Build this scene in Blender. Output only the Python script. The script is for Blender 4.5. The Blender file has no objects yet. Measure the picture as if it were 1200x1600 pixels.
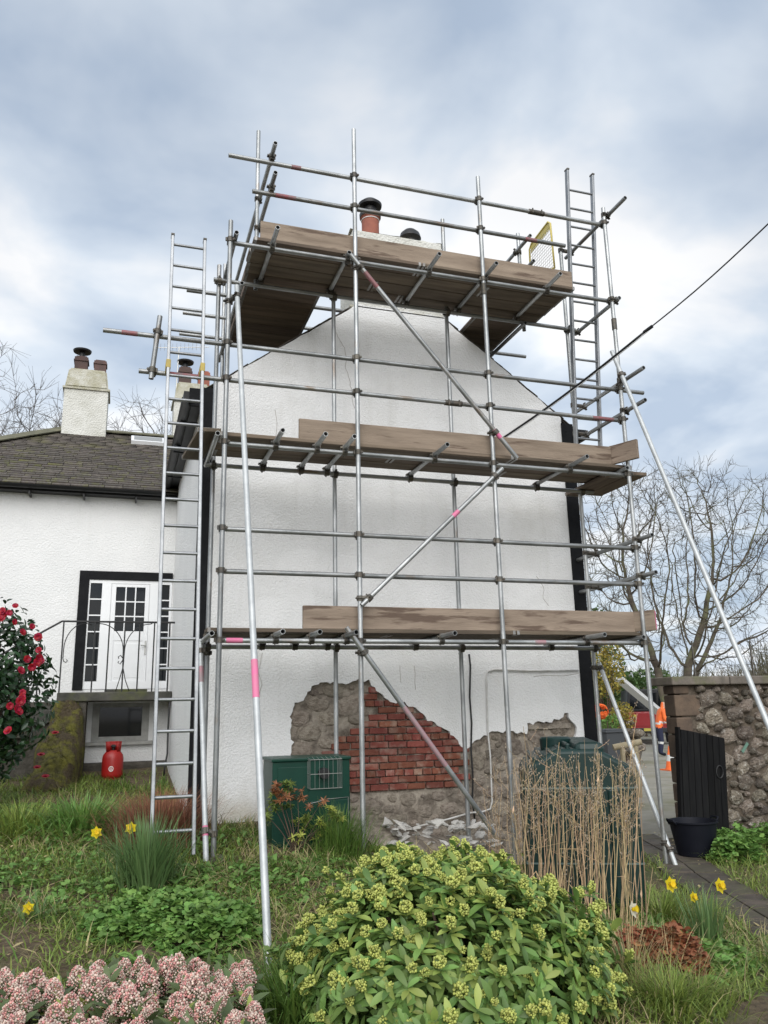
import bpy, bmesh, math, random
import numpy as np
from mathutils import Vector, Matrix, noise
random.seed(7); RNG = np.random.default_rng(11)
sc = bpy.context.scene
col = sc.collection

# ------------------------------------------------------------------ camera
PIT, YAW, ROLL, FPX, EYE = math.radians(13.7723), math.radians(18.2836), math.radians(-1.21316), 1262.63, 1.62
fw = Vector((math.sin(YAW)*math.cos(PIT), math.cos(YAW)*math.cos(PIT), math.sin(PIT)))
r0 = Vector((math.cos(YAW), -math.sin(YAW), 0)); u0 = r0.cross(fw)
rt = r0*math.cos(ROLL) + u0*math.sin(ROLL); up = -r0*math.sin(ROLL) + u0*math.cos(ROLL)
CAM = Vector((0, 0, EYE))
cam = bpy.data.cameras.new('camera'); co = bpy.data.objects.new('camera', cam); col.objects.link(co)
co.matrix_world = Matrix(((rt.x, up.x, -fw.x, 0), (rt.y, up.y, -fw.y, 0), (rt.z, up.z, -fw.z, EYE), (0, 0, 0, 1)))
cam.sensor_fit = 'VERTICAL'; cam.sensor_height = 24.0; cam.lens = FPX/1600*24.0
cam.clip_start = 0.05; cam.clip_end = 3000
sc.camera = co
sc.render.resolution_x, sc.render.resolution_y = 768, 1024

# ------------------------------------------------------------------ world, sun, exposure
SUN_EL, SUN_AZ = math.radians(35), math.radians(198)      # azimuth clockwise from +Y
w = bpy.data.worlds.new('World'); sc.world = w; w.use_nodes = True
nt = w.node_tree; nt.nodes.clear()
def N(t, tree, **k):
    n = tree.nodes.new(t)
    for a, b in k.items(): setattr(n, a, b)
    return n
out = N('ShaderNodeOutputWorld', nt)
sky = N('ShaderNodeTexSky', nt, sky_type='NISHITA', sun_disc=False)
sky.sun_elevation = SUN_EL; sky.sun_rotation = SUN_AZ; sky.air_density = 1.0; sky.dust_density = 1.5
bg1 = N('ShaderNodeBackground', nt); bg1.inputs[1].default_value = 0.075
nt.links.new(sky.outputs[0], bg1.inputs[0])
tc = N('ShaderNodeTexCoord', nt)
sep = N('ShaderNodeSeparateXYZ', nt); nt.links.new(tc.outputs['Generated'], sep.inputs[0])
ad = N('ShaderNodeMath', nt, operation='ADD'); ad.inputs[1].default_value = 0.22; nt.links.new(sep.outputs[2], ad.inputs[0])
mx = N('ShaderNodeMath', nt, operation='MAXIMUM'); mx.inputs[1].default_value = 0.08; nt.links.new(ad.outputs[0], mx.inputs[0])
dv = []
for i in (0, 1):
    d = N('ShaderNodeMath', nt, operation='DIVIDE'); nt.links.new(sep.outputs[i], d.inputs[0]); nt.links.new(mx.outputs[0], d.inputs[1]); dv.append(d)
cb = N('ShaderNodeCombineXYZ', nt); nt.links.new(dv[0].outputs[0], cb.inputs[0]); nt.links.new(dv[1].outputs[0], cb.inputs[1])
cb.inputs[2].default_value = 1.3
n1 = N('ShaderNodeTexNoise', nt); n1.inputs['Scale'].default_value = 2.5; n1.inputs['Detail'].default_value = 5; n1.inputs['Roughness'].default_value = .5; n1.inputs['Distortion'].default_value = .25
n2 = N('ShaderNodeTexNoise', nt); n2.inputs['Scale'].default_value = 0.9; n2.inputs['Detail'].default_value = 3; n2.inputs['Roughness'].default_value = .45
for n in (n1, n2): nt.links.new(cb.outputs[0], n.inputs['Vector'])
cr = N('ShaderNodeValToRGB', nt); e = cr.color_ramp.elements
e[0].position = .34; e[0].color = (.47, .565, .70, 1); e[1].position = .64; e[1].color = (1., 1., 1., 1)
m = cr.color_ramp.elements.new(.5); m.color = (.70, .775, .865, 1)
nt.links.new(n1.outputs['Fac'], cr.inputs[0])
bg2 = N('ShaderNodeBackground', nt); bg2.inputs[1].default_value = 0.79; nt.links.new(cr.outputs[0], bg2.inputs[0])
cf = N('ShaderNodeMapRange', nt); cf.inputs[1].default_value = .38; cf.inputs[2].default_value = .58; cf.inputs[3].default_value = .72; cf.inputs[4].default_value = 1.0
nt.links.new(n2.outputs['Fac'], cf.inputs[0])
ms = N('ShaderNodeMixShader', nt); nt.links.new(cf.outputs[0], ms.inputs[0]); nt.links.new(bg1.outputs[0], ms.inputs[1]); nt.links.new(bg2.outputs[0], ms.inputs[2])
nt.links.new(ms.outputs[0], out.inputs[0])

sl = bpy.data.lights.new('sun', 'SUN'); sl.energy = 2.0; sl.angle = math.radians(60); sl.color = (1, .98, .95)
so = bpy.data.objects.new('sun', sl); col.objects.link(so)
sd = Vector((math.sin(SUN_AZ)*math.cos(SUN_EL), math.cos(SUN_AZ)*math.cos(SUN_EL), math.sin(SUN_EL)))
so.rotation_euler = sd.to_track_quat('Z', 'Y').to_euler(); so.location = (0, 0, 30)
vs = sc.view_settings; vs.view_transform = 'Standard'; vs.look = 'None'; vs.gamma = 1.0; vs.use_curve_mapping = False; vs.exposure = 0.5

# ------------------------------------------------------------------ helpers
def sstep(a, b, x):
    t = np.clip((x-a)/(b-a), 0, 1); return t*t*(3-2*t)
def gz(x, y):
    """height of the garden: a bank that climbs to the left and back, level path on the right"""
    hl = np.clip(.2+(y-5.1)*.0945, -.02, .95)
    s = 1-sstep(1.5, 4.3, x)
    return .04+(hl-.04)*s
def gzn(x, y): return float(gz(x, y))
def ray(u, v): return fw + rt*((u-600)/FPX) - up*((v-800)/FPX)
def at(u, v, X=None, Y=None, Z=None):
    d = ray(u, v)
    t = X/d.x if X is not None else Y/d.y if Y is not None else (Z-EYE)/d.z
    return CAM + d*t
def atg(u, v):
    z = .1
    for _ in range(25):
        p = at(u, v, Z=z); z = .5*z+.5*gzn(p.x, p.y)
    return Vector((p.x, p.y, gzn(p.x, p.y)))
def wm(o):
    m = o.matrix_basis
    return wm(o.parent) @ o.matrix_parent_inverse @ m if o.parent else m
def put(o, parent=None):
    col.objects.link(o)
    if parent is not None:
        o.parent = parent; o.matrix_parent_inverse = wm(parent).inverted()
    return o
def thing(name, label, cat, loc=(0, 0, 0), group=None, kind=None):
    o = bpy.data.objects.new(name, None); col.objects.link(o); o.location = loc; o.empty_display_size = .1
    o['label'] = label; o['category'] = cat
    if group: o['group'] = group
    if kind: o['kind'] = kind
    return o
def tag(o, label, cat, group=None, kind=None):
    o['label'] = label; o['category'] = cat
    if group: o['group'] = group
    if kind: o['kind'] = kind
    return o
def basis(z, x=None):
    z = Vector(z).normalized()
    x = Vector(x) if x is not None else (Vector((1, 0, 0)) if abs(z.x) < .9 else Vector((0, 1, 0)))
    y = z.cross(x).normalized(); x = y.cross(z)
    return Matrix((x, y, z)).transposed()
def xf(loc, rz=0, s=1, rx=0, ry=0):
    return Matrix.Translation(loc) @ Matrix.Rotation(rz, 4, 'Z') @ Matrix.Rotation(ry, 4, 'Y') @ Matrix.Rotation(rx, 4, 'X') @ (Matrix.Diagonal((s, s, s, 1)) if not hasattr(s, '__len__') else Matrix.Diagonal((*s, 1)))

class MB:
    def __init__(s): s.v = []; s.f = []; s.m = []
    def add(s, v, f, mi=0):
        o = len(s.v); s.v += [tuple(p) for p in v]; s.f += [tuple(i+o for i in q) for q in f]; s.m += [mi]*len(f); return s
    def box(s, lo, hi, M=None, mi=0, bev=0):
        x0, y0, z0 = lo; x1, y1, z1 = hi
        v = [Vector(p) for p in ((x0, y0, z0), (x1, y0, z0), (x1, y1, z0), (x0, y1, z0), (x0, y0, z1), (x1, y0, z1), (x1, y1, z1), (x0, y1, z1))]
        if M is not None: v = [M @ p for p in v]
        return s.add(v, [(0, 3, 2, 1), (4, 5, 6, 7), (0, 1, 5, 4), (1, 2, 6, 5), (2, 3, 7, 6), (3, 0, 4, 7)], mi)
    def path(s, pts, rad, n=8, caps=True, mi=0, close=False):
        pts = [Vector(p) for p in pts]; k = len(pts)
        if not hasattr(rad, '__len__'): rad = [rad]*k
        o = len(s.v); ref = None
        for i, p in enumerate(pts):
            if close: d = pts[(i+1) % k]-pts[i-1]
            else: d = pts[min(i+1, k-1)]-pts[max(i-1, 0)]
            B = basis(d, ref); ref = B.col[0]
            for j in range(n):
                a = 2*math.pi*j/n; s.v.append(tuple(p + B @ Vector((math.cos(a)*rad[i], math.sin(a)*rad[i], 0))))
        for i in range(k if close else k-1):
            i2 = (i+1) % k
            for j in range(n):
                s.f.append((o+i*n+j, o+i*n+(j+1) % n, o+i2*n+(j+1) % n, o+i2*n+j)); s.m.append(mi)
        if caps and not close:
            s.f.append(tuple(o+j for j in reversed(range(n)))); s.m.append(mi)
            s.f.append(tuple(o+(k-1)*n+j for j in range(n))); s.m.append(mi)
        return s
    def tube(s, p0, p1, r, r1=None, n=10, caps=True, mi=0):
        return s.path([p0, p1], [r, r if r1 is None else r1], n, caps, mi)
    def pipe(s, p0, p1, r, t=.004, n=14, mi=0):
        """hollow tube with open ends"""
        p0, p1 = Vector(p0), Vector(p1); B = basis(p1-p0); o = len(s.v)
        for p in (p0, p1):
            for q in (r, r-t):
                for j in range(n):
                    a = 2*math.pi*j/n; s.v.append(tuple(p + B @ Vector((math.cos(a)*q, math.sin(a)*q, 0))))
        for j in range(n):
            k = (j+1) % n
            s.f += [(o+j, o+k, o+2*n+k, o+2*n+j), (o+n+k, o+n+j, o+3*n+j, o+3*n+k), (o+k, o+j, o+n+j, o+n+k), (o+2*n+j, o+2*n+k, o+3*n+k, o+3*n+j)]
            s.m += [mi]*4
        return s
    def lathe(s, prof, loc=(0, 0, 0), n=20, M=None, mi=0):
        o = len(s.v)
        for r, z in prof:
            for j in range(n):
                a = 2*math.pi*j/n; p = Vector((r*math.cos(a), r*math.sin(a), z))
                s.v.append(tuple((M @ p if M is not None else p)+Vector(loc)))
        for i in range(len(prof)-1):
            for j in range(n):
                s.f.append((o+i*n+j, o+i*n+(j+1) % n, o+(i+1)*n+(j+1) % n, o+(i+1)*n+j)); s.m.append(mi)
        s.f.append(tuple(o+j for j in reversed(range(n)))); s.f.append(tuple(o+(len(prof)-1)*n+j for j in range(n))); s.m += [mi]*2
        return s
    def prism(s, poly, a, b, M=None, mi=0):
        """poly: (x, z) outline, extruded along y from a to b"""
        n = len(poly)
        v = [Vector((x, a, z)) for x, z in poly]+[Vector((x, b, z)) for x, z in poly]
        if M is not None: v = [M @ p for p in v]
        f = [tuple(range(n)), tuple(reversed(range(n, 2*n)))]+[(i, i+n, (i+1) % n+n, (i+1) % n) for i in range(n)]
        return s.add(v, f, mi)
    def mesh(s, name, smooth=False):
        me = bpy.data.meshes.new(name); me.from_pydata(s.v, [], s.f); me.update()
        if any(s.m): me.polygons.foreach_set('material_index', s.m)
        bm = bmesh.new(); bm.from_mesh(me); bmesh.ops.recalc_face_normals(bm, faces=bm.faces); bm.to_mesh(me); bm.free()
        if smooth: shade(me, smooth)
        return me
    def build(s, name, mats, parent=None, smooth=False, bevel=0):
        me = s.mesh(name, smooth)
        for m in (mats if isinstance(mats, (list, tuple)) else [mats]): me.materials.append(m)
        o = put(bpy.data.objects.new(name, me), parent)
        if bevel:
            b = o.modifiers.new('bevel', 'BEVEL'); b.width = bevel; b.segments = 2; b.limit_method = 'ANGLE'
        return o
def shade(me, ang=40):
    me.polygons.foreach_set('use_smooth', [True]*len(me.polygons))
    if ang is not True and ang < 179:
        bm = bmesh.new(); bm.from_mesh(me)
        for e in bm.edges:
            if len(e.link_faces) == 2 and e.calc_face_angle(0) > math.radians(ang): e.smooth = False
        bm.to_mesh(me); bm.free()
def inst(name, me, M, parent=None):
    o = bpy.data.objects.new(name, me); put(o, parent); o.matrix_basis = M; return o
def np_mesh(name, V, F, mat, smooth=False):
    me = bpy.data.meshes.new(name); V = np.asarray(V, np.float32); F = np.asarray(F, np.int32); k = F.shape[1]
    me.vertices.add(len(V)); me.vertices.foreach_set('co', V.ravel())
    me.loops.add(F.size); me.loops.foreach_set('vertex_index', F.ravel())
    me.polygons.add(len(F)); me.polygons.foreach_set('loop_start', np.arange(0, F.size, k, dtype=np.int32))
    if smooth: me.polygons.foreach_set('use_smooth', np.ones(len(F), bool))
    me.materials.append(mat); me.update(calc_edges=True); me.validate(); return me
def mesh_arrays(me):
    V = np.empty(len(me.vertices)*3, np.float32); me.vertices.foreach_get('co', V)
    me.calc_loop_triangles(); F = np.empty(len(me.loop_triangles)*3, np.int32); me.loop_triangles.foreach_get('vertices', F)
    return V.reshape(-1, 3), F.reshape(-1, 3)
def joined(name, protos, items, parent=None, kind='stuff', smooth=True):
    """items: (proto index, 4x4) -> one mesh"""
    Vs, Fs, o = [], [], 0; arr = [mesh_arrays(p) for p in protos]
    for i, M in items:
        V, F = arr[i]; A = np.array(M); Vs.append(V @ A[:3, :3].T+A[:3, 3]); Fs.append(F+o); o += len(V)
    me = np_mesh(name, np.concatenate(Vs), np.concatenate(Fs), protos[0].materials[0], smooth)
    ob = put(bpy.data.objects.new(name, me), parent)
    if kind: ob['kind'] = kind
    return ob
def scatter(part, stuff, protos, items, parent, limit=290):
    """the nearest pieces as objects of their own, the rest joined"""
    items = sorted(items, key=lambda t: (t[1].translation-CAM).length)
    for i, M in items[:limit]: inst(part, protos[i], M, parent)
    if items[limit:]: joined(stuff, protos, items[limit:], parent)

# ------------------------------------------------------------------ materials
MATS = {}
def pm(name, c1, c2=None, scale=5., rough=.7, bump=0, bscale=40., metal=0, stretch=(1, 1, 1), rnd=0, detail=5, contrast=(.35, .65), voro=0, spec=.5, transl=None, isl=False, c3=None, scale3=1.2, con3=(.5, .7), bdist=.01, objrand=False, coat=0):
    m = bpy.data.materials.new(name); m.use_nodes = True; t = m.node_tree; b = t.nodes['Principled BSDF']
    b.inputs['Roughness'].default_value = rough; b.inputs['Metallic'].default_value = metal; b.inputs['Specular IOR Level'].default_value = spec
    if coat: b.inputs['Coat Weight'].default_value = coat
    L = t.links
    co_ = N('ShaderNodeTexCoord', t); mp = N('ShaderNodeMapping', t); mp.inputs['Scale'].default_value = stretch
    L.new(co_.outputs['Object'], mp.inputs[0])
    oi = N('ShaderNodeObjectInfo', t)
    if objrand:
        mu = N('ShaderNodeMath', t, operation='MULTIPLY'); mu.inputs[1].default_value = 37.; L.new(oi.outputs['Random'], mu.inputs[0]); L.new(mu.outputs[0], mp.inputs['Location'])
    vec = mp.outputs[0]
    def ramp(fac, a, c, p):
        r = N('ShaderNodeValToRGB', t); r.color_ramp.elements[0].position = p[0]; r.color_ramp.elements[1].position = p[1]
        r.color_ramp.elements[0].color = (*a, 1); r.color_ramp.elements[1].color = (*c, 1); L.new(fac, r.inputs[0]); return r.outputs[0]
    def nz(s, d=detail):
        n = N('ShaderNodeTexNoise', t); n.inputs['Scale'].default_value = s; n.inputs['Detail'].default_value = d; n.inputs['Roughness'].default_value = .6; L.new(vec, n.inputs['Vector']); return n
    c = None
    if c2 is not None: c = ramp(nz(scale).outputs['Fac'], c1, c2, contrast)
    if c3 is not None:
        mxn = N('ShaderNodeMix', t, data_type='RGBA'); mr = N('ShaderNodeMapRange', t); mr.inputs[1].default_value = con3[0]; mr.inputs[2].default_value = con3[1]
        L.new(nz(scale3, 4).outputs['Fac'], mr.inputs[0]); L.new(mr.outputs[0], mxn.inputs[0]); L.new(c, mxn.inputs[6]); mxn.inputs[7].default_value = (*c3, 1); c = mxn.outputs[2]
    if rnd:
        hs = N('ShaderNodeHueSaturation', t)
        if c is None: hs.inputs['Color'].default_value = (*c1, 1)
        else: L.new(c, hs.inputs['Color'])
        src = oi.outputs['Random']
        if isl:
            g = N('ShaderNodeNewGeometry', t); a_ = N('ShaderNodeMath', t, operation='ADD'); L.new(g.outputs['Random Per Island'], a_.inputs[0]); L.new(oi.outputs['Random'], a_.inputs[1])
            fr = N('ShaderNodeMath', t, operation='FRACT'); L.new(a_.outputs[0], fr.inputs[0]); src = fr.outputs[0]
        mr = N('ShaderNodeMapRange', t); mr.inputs[3].default_value = 1-rnd; mr.inputs[4].default_value = 1+rnd; L.new(src, mr.inputs[0]); L.new(mr.outputs[0], hs.inputs['Value'])
        mr2 = N('ShaderNodeMapRange', t); mr2.inputs[3].default_value = .5-rnd*.035; mr2.inputs[4].default_value = .5+rnd*.035
        mm = N('ShaderNodeMath', t, operation='MULTIPLY'); mm.inputs[1].default_value = 7.31; L.new(src, mm.inputs[0]); f2 = N('ShaderNodeMath', t, operation='FRACT'); L.new(mm.outputs[0], f2.inputs[0])
        L.new(f2.outputs[0], mr2.inputs[0]); L.new(mr2.outputs[0], hs.inputs['Hue']); c = hs.outputs[0]
    if c is None: b.inputs['Base Color'].default_value = (*c1, 1)
    else: L.new(c, b.inputs['Base Color'])
    if bump:
        bp = N('ShaderNodeBump', t); bp.inputs['Strength'].default_value = bump; bp.inputs['Distance'].default_value = bdist
        h = nz(bscale, 6).outputs['Fac']
        if voro:
            vo = N('ShaderNodeTexVoronoi', t); vo.inputs['Scale'].default_value = voro; L.new(vec, vo.inputs['Vector'])
            a_ = N('ShaderNodeMath', t, operation='SUBTRACT'); L.new(h, a_.inputs[0]); L.new(vo.outputs['Distance'], a_.inputs[1]); h = a_.outputs[0]
        L.new(h, bp.inputs['Height']); L.new(bp.outputs[0], b.inputs['Normal'])
    if transl:
        tr = N('ShaderNodeBsdfTranslucent', t); mxs = N('ShaderNodeMixShader', t); mxs.inputs[0].default_value = transl
        if c is None: tr.inputs[0].default_value = (*c1, 1)
        else: L.new(c, tr.inputs[0])
        o_ = t.nodes['Material Output']; L.new(b.outputs[0], mxs.inputs[1]); L.new(tr.outputs[0], mxs.inputs[2]); L.new(mxs.outputs[0], o_.inputs[0])
    MATS[name] = m; return m

M_render = pm('roughcast_white', (.83, .83, .825), (.76, .76, .75), 1.3, .85, .42, 60, voro=46, bdist=.012, c3=(.72, .71, .68), scale3=.7, con3=(.60, .85), spec=.2)
M_wing = pm('roughcast_wing', (.79, .79, .785), (.73, .735, .73), 1.3, .85, .55, 50, voro=38, bdist=.012, spec=.2)
M_chim = pm('roughcast_chimney', (.70, .695, .65), (.57, .565, .51), 3.5, .9, .7, 44, voro=32, bdist=.015, c3=(.44, .43, .33), scale3=2.5, con3=(.58, .85), spec=.2)
M_chimtop = pm('chimney_lichen', (.52, .50, .42), (.38, .36, .25), 5, .95, 1.0, 40, bdist=.02, c3=(.58, .57, .50), scale3=6)
M_black = pm('black_masonry_paint', (.007, .0075, .009), (.012, .0125, .014), 6, .7, .5, 30, bdist=.01, spec=.15)
M_gutter = pm('black_gutter', (.008, .009, .010), (.016, .016, .016), 6, .45, .2, 10, spec=.3)
M_slate = pm('slate', (.062, .052, .045), (.105, .09, .076), 6, .8, .5, 18, objrand=True, rnd=.28, c3=(.105, .105, .032), scale3=1.1, con3=(.52, .72))
M_slates = pm('slate_rest', (.062, .052, .045), (.105, .09, .076), 6, .8, .5, 18, rnd=.28, isl=True, c3=(.105, .105, .032), scale3=1.1, con3=(.52, .72))
M_ridge = pm('ridge_tile', (.10, .10, .07), (.17, .16, .10), 6, .85, .6, 22)
M_roofu = pm('roof_underlay', (.05, .045, .04), None, rough=.9)
M_brick = pm('brick', (.16, .043, .028), (.23, .078, .052), 9, .9, .8, 45, objrand=True, rnd=.28, c3=(.32, .225, .18), scale3=5, con3=(.50, .72))
M_mort = pm('old_mortar', (.29, .25, .205), (.15, .125, .10), 7, .95, 1., 24, bdist=.03, c3=(.36, .315, .26), scale3=5, con3=(.48, .62), contrast=(.42, .58))
M_rub = pm('gable_rubble', (.36, .31, .255), (.25, .21, .17), 2.2, .95, .6, 6, rnd=.28, objrand=True, c3=(.20, .165, .13), scale3=2.2, con3=(.52, .66), bdist=.08, contrast=(.4, .6))
M_stone = pm('field_stone', (.31, .26, .205), (.16, .13, .10), 2.4, .92, .8, 5, rnd=.5, objrand=True, c3=(.50, .46, .40), scale3=2.6, con3=(.54, .66), bdist=.15, contrast=(.4, .62))
M_wallm = pm('wall_mortar', (.085, .066, .048), (.15, .12, .09), 12, .95, 1., 30, bdist=.03)  # mortar darkened in its colour to suggest shadow gaps between the stones
M_sand = pm('dressed_sandstone', (.15, .105, .072), (.085, .062, .046), 6, .9, .6, 30, rnd=.2, objrand=True)
M_cope = pm('coping_stone', (.21, .18, .15), (.13, .115, .095), 7, .9, .7, 30, rnd=.2, objrand=True, c3=(.13, .14, .06), scale3=3)
M_galv = pm('galvanised_tube', (.42, .43, .43), (.27, .28, .28), 7, .45, .25, 60, metal=.7, rnd=.25, objrand=True, stretch=(1, 1, .4), c3=(.24, .18, .13), scale3=5, con3=(.60, .72), contrast=(.4, .6))
M_galvnew = pm('galvanised_tube_new', (.56, .58, .58), (.45, .47, .475), 8, .5, .2, 60, metal=.4, rnd=.05, objrand=True)
M_alu = pm('ladder_metal', (.34, .35, .36), (.25, .26, .27), 9, .45, .1, 50, metal=.75, rnd=.1, objrand=True)
M_coup = pm('coupler_steel', (.085, .085, .08), (.15, .13, .105), 25, .55, .5, 60, metal=.6, rnd=.3, objrand=True)
M_pink = pm('pink_marker_paint', (.72, .16, .33), (.60, .20, .30), 14, .6)
M_pinkd = pm('faded_pink_paint', (.42, .22, .25), (.30, .26, .26), 10, .6, metal=.3)
M_red = pm('worn_red_paint', (.30, .10, .11), (.22, .17, .17), 14, .6, metal=.3)
M_wood = pm('scaffold_board', (.18, .138, .10), (.095, .072, .052), 3, .85, .5, 26, stretch=(.35, 4, 4), objrand=True, rnd=.22, c3=(.12, .08, .055), scale3=2.2, con3=(.60, .74))
M_toe = pm('toe_board', (.30, .235, .18), (.17, .128, .095), 2.2, .85, .5, 26, stretch=(.6, 5, 5), objrand=True, rnd=.2, c3=(.11, .075, .055), scale3=2.6, con3=(.55, .63), contrast=(.3, .7))
M_hoop = pm('board_end_band', (.35, .35, .34), (.22, .2, .18), 20, .5, metal=.7)
M_white = pm('white_upvc', (.80, .81, .82), None, rough=.35)
M_glass = pm('dark_glass', (.010, .012, .014), None, rough=.05, spec=.45)
M_iron = pm('black_iron', (.012, .012, .013), None, rough=.5)
M_slab = pm('landing_slab', (.09, .085, .075), (.045, .045, .038), 6, .9, .8, 25, c3=(.10, .11, .035), scale3=2)
M_moss = pm('moss', (.15, .14, .022), (.065, .06, .02), 9, .95, 1., 30, bdist=.06, c3=(.075, .055, .03), scale3=4.5, con3=(.47, .58))
M_soilst = pm('dark_stone_base', (.10, .09, .075), (.05, .045, .035), 6, .95, 1, 22, bdist=.03)
M_gas = pm('red_gas_bottle', (.36, .012, .010), (.28, .011, .009), 5, .4)
M_terr = pm('terracotta', (.33, .115, .075), (.25, .09, .065), 7, .85, .3, 30)
M_pot2 = pm('brown_clay_pot', (.11, .062, .052), (.075, .05, .045), 7, .8, .3, 30, rnd=.2, objrand=True)
M_cowl = pm('black_cowl', (.010, .010, .011), None, rough=.45)
M_greenm = pm('boiler_green', (.002, .033, .021), (.003, .042, .027), 3, .4, spec=.35)
M_vent = pm('vent_metal', (.45, .45, .43), None, rough=.4, metal=.8)
M_tank = pm('tank_green_plastic', (.002, .019, .016), (.004, .026, .023), 3, .42, .15, 8, spec=.4)
M_tanktop = M_tank
M_rubber = pm('black_rubber', (.005, .006, .011), (.008, .009, .015), 5, .6, spec=.2)
M_gatew = pm('black_gate_wood', (.006, .006, .007), (.012, .012, .012), 5, .8, .5, 30, stretch=(6, 6, .5), objrand=True, rnd=.3, spec=.15)
M_yel = pm('yellow_paint', (.62, .50, .10), (.5, .42, .16), 20, .5)
M_yels = pm('yellow_strap', (.52, .40, .10), (.40, .32, .12), 20, rough=.7)
M_cable = pm('black_cable', (.012, .012, .013), None, rough=.45)
M_plas = pm('plaster_chunk', (.66, .65, .62), (.48, .46, .42), 8, .95, .8, 30, rnd=.15, objrand=True)
M_conc = pm('yard_concrete', (.29, .27, .22), (.22, .205, .165), 2.5, .9, .4, 40, c3=(.17, .165, .09), scale3=.8)
M_path = pm('path_flags', (.085, .068, .052), (.045, .037, .028), 6, .8, .8, 22, rnd=.2, objrand=True, c3=(.08, .075, .04), scale3=2.5)
def stain(mat, colr, scale, stretch, con, zr=None, amt=1.0, det=4):
    t = mat.node_tree; L = t.links; b = t.nodes['Principled BSDF']; src = b.inputs['Base Color'].links[0].from_socket
    tc_ = N('ShaderNodeTexCoord', t); mp = N('ShaderNodeMapping', t); mp.inputs['Scale'].default_value = stretch; L.new(tc_.outputs['Object'], mp.inputs[0])
    n = N('ShaderNodeTexNoise', t); n.inputs['Scale'].default_value = scale; n.inputs['Detail'].default_value = det; L.new(mp.outputs[0], n.inputs['Vector'])
    mr = N('ShaderNodeMapRange', t); mr.inputs[1].default_value, mr.inputs[2].default_value = con; mr.inputs[4].default_value = amt; L.new(n.outputs['Fac'], mr.inputs[0]); f = mr.outputs[0]
    if zr:
        sp = N('ShaderNodeSeparateXYZ', t); L.new(tc_.outputs['Object'], sp.inputs[0]); m2 = N('ShaderNodeMapRange', t); m2.inputs[1].default_value, m2.inputs[2].default_value = zr; L.new(sp.outputs[2], m2.inputs[0])
        mu = N('ShaderNodeMath', t, operation='MULTIPLY'); L.new(f, mu.inputs[0]); L.new(m2.outputs[0], mu.inputs[1]); f = mu.outputs[0]
    mx_ = N('ShaderNodeMix', t, data_type='RGBA'); L.new(f, mx_.inputs[0]); L.new(src, mx_.inputs[6]); mx_.inputs[7].default_value = (*colr, 1); L.new(mx_.outputs[2], b.inputs['Base Color'])
stain(M_render, (.52, .51, .47), 2.2, (3.2, 1, .22), (.56, .82), None, .3)
stain(M_render, (.42, .36, .24), 4, (1, 1, 1), (.3, .65), (1.0, .40), .8)
stain(M_render, (.86, .86, .855), .9, (1, 1, 1.6), (.55, .60), None, .7, 2)
stain(M_wing, (.62, .62, .58), 2.0, (3.2, 1, .2), (.58, .85), None, .4)
def leafm(name, c1, rnd=.3, tr=.3, rough=.45, c2=None, scale=3, **k): return pm(name, c1, c2, scale, rough, rnd=rnd, isl=True, transl=tr, **k)
# ------------------------------------------------------------------ ground, path, yard
M_ground = pm('garden_soil', (.075, .052, .03), (.17, .13, .075), 16, .95, 1., 30, bdist=.04, c3=(.075, .095, .028), scale3=1.3, con3=(.48, .66))
def axis(lo, a, b, hi, step):
    mid = np.arange(a, b, step); k = np.geomspace(step, hi-b, 22); k2 = np.geomspace(step, a-lo, 22)
    return np.concatenate([(a-k2)[::-1], mid, b+k])
gx, gy = axis(-900, -5, 9, 900, .12), axis(-300, 1, 13, 1500, .12)
GX, GY = np.meshgrid(gx, gy)
GZ = gz(GX, GY)
near = ((GX > -5) & (GX < 5) & (GY < 13))*1.0
bumpy = np.array([[noise.noise(Vector((x*1.3, y*1.3, 0)))*.03+noise.noise(Vector((x*4, y*4, 3)))*.014 if -5 < x < 9 and 1 < y < 13 else 0 for x in gx] for y in gy])
pathmask = sstep(3.3, 4.0, GX-(GY-4.0)*.40)                      # keep the ground level under the path
GZ = GZ+bumpy*(1-pathmask)-.012
GZ = np.where(GY > 40, GZ+np.clip(GY-40, 0, 400)*.006, GZ)
nyy, nxx = GX.shape
idx = np.arange(nyy*nxx).reshape(nyy, nxx)
F = np.stack([idx[:-1, :-1], idx[:-1, 1:], idx[1:, 1:], idx[1:, :-1]], -1).reshape(-1, 4)
ground = put(bpy.data.objects.new('ground', np_mesh('ground', np.stack([GX, GY, GZ], -1).reshape(-1, 3), F, M_ground, True))); ground['kind'] = 'structure'

# flagged path from the bottom right corner to the gateway, each flag its own piece
path = bpy.data.objects.new('path', None); col.objects.link(path); path['kind'] = 'structure'; path.location = (4.6, 6, .04)
PATH = [(3.75, 2.2), (4.05, 3.2), (4.38, 4.35), (4.72, 5.35), (5.02, 6.15), (5.32, 6.9), (5.70, 7.7), (6.0, 8.6), (6.25, 9.3)]
def on_path(t):      # t 0 at the front, 1 at the gateway
    pts = PATH
    k = t*(len(pts)-1); i = min(int(k), len(pts)-2); f = k-i
    return Vector((pts[i][0]*(1-f)+pts[i+1][0]*f, pts[i][1]*(1-f)+pts[i+1][1]*f))
nf = 14
for i in range(nf):
    a, b = on_path(i/nf), on_path((i+1)/nf); d = (b-a); L_ = d.length; ang = math.atan2(d.y, d.x); c = (a+b)/2
    for j, (y0, y1) in enumerate(((-.27, -.006), (.006, .29))):
        s_ = random.uniform(-.05, .05)
        mb = MB().box((-L_/2+.02, y0, -.05), (L_/2-.008, y1, .0))
        o = mb.build('flagstone', M_path, None, bevel=.008); o.parent = path; o.matrix_parent_inverse = wm(path).inverted()
        o.matrix_basis = xf((c.x, c.y, .052+random.uniform(-.003, .003)), ang, 1, random.uniform(-.006, .006))
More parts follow.
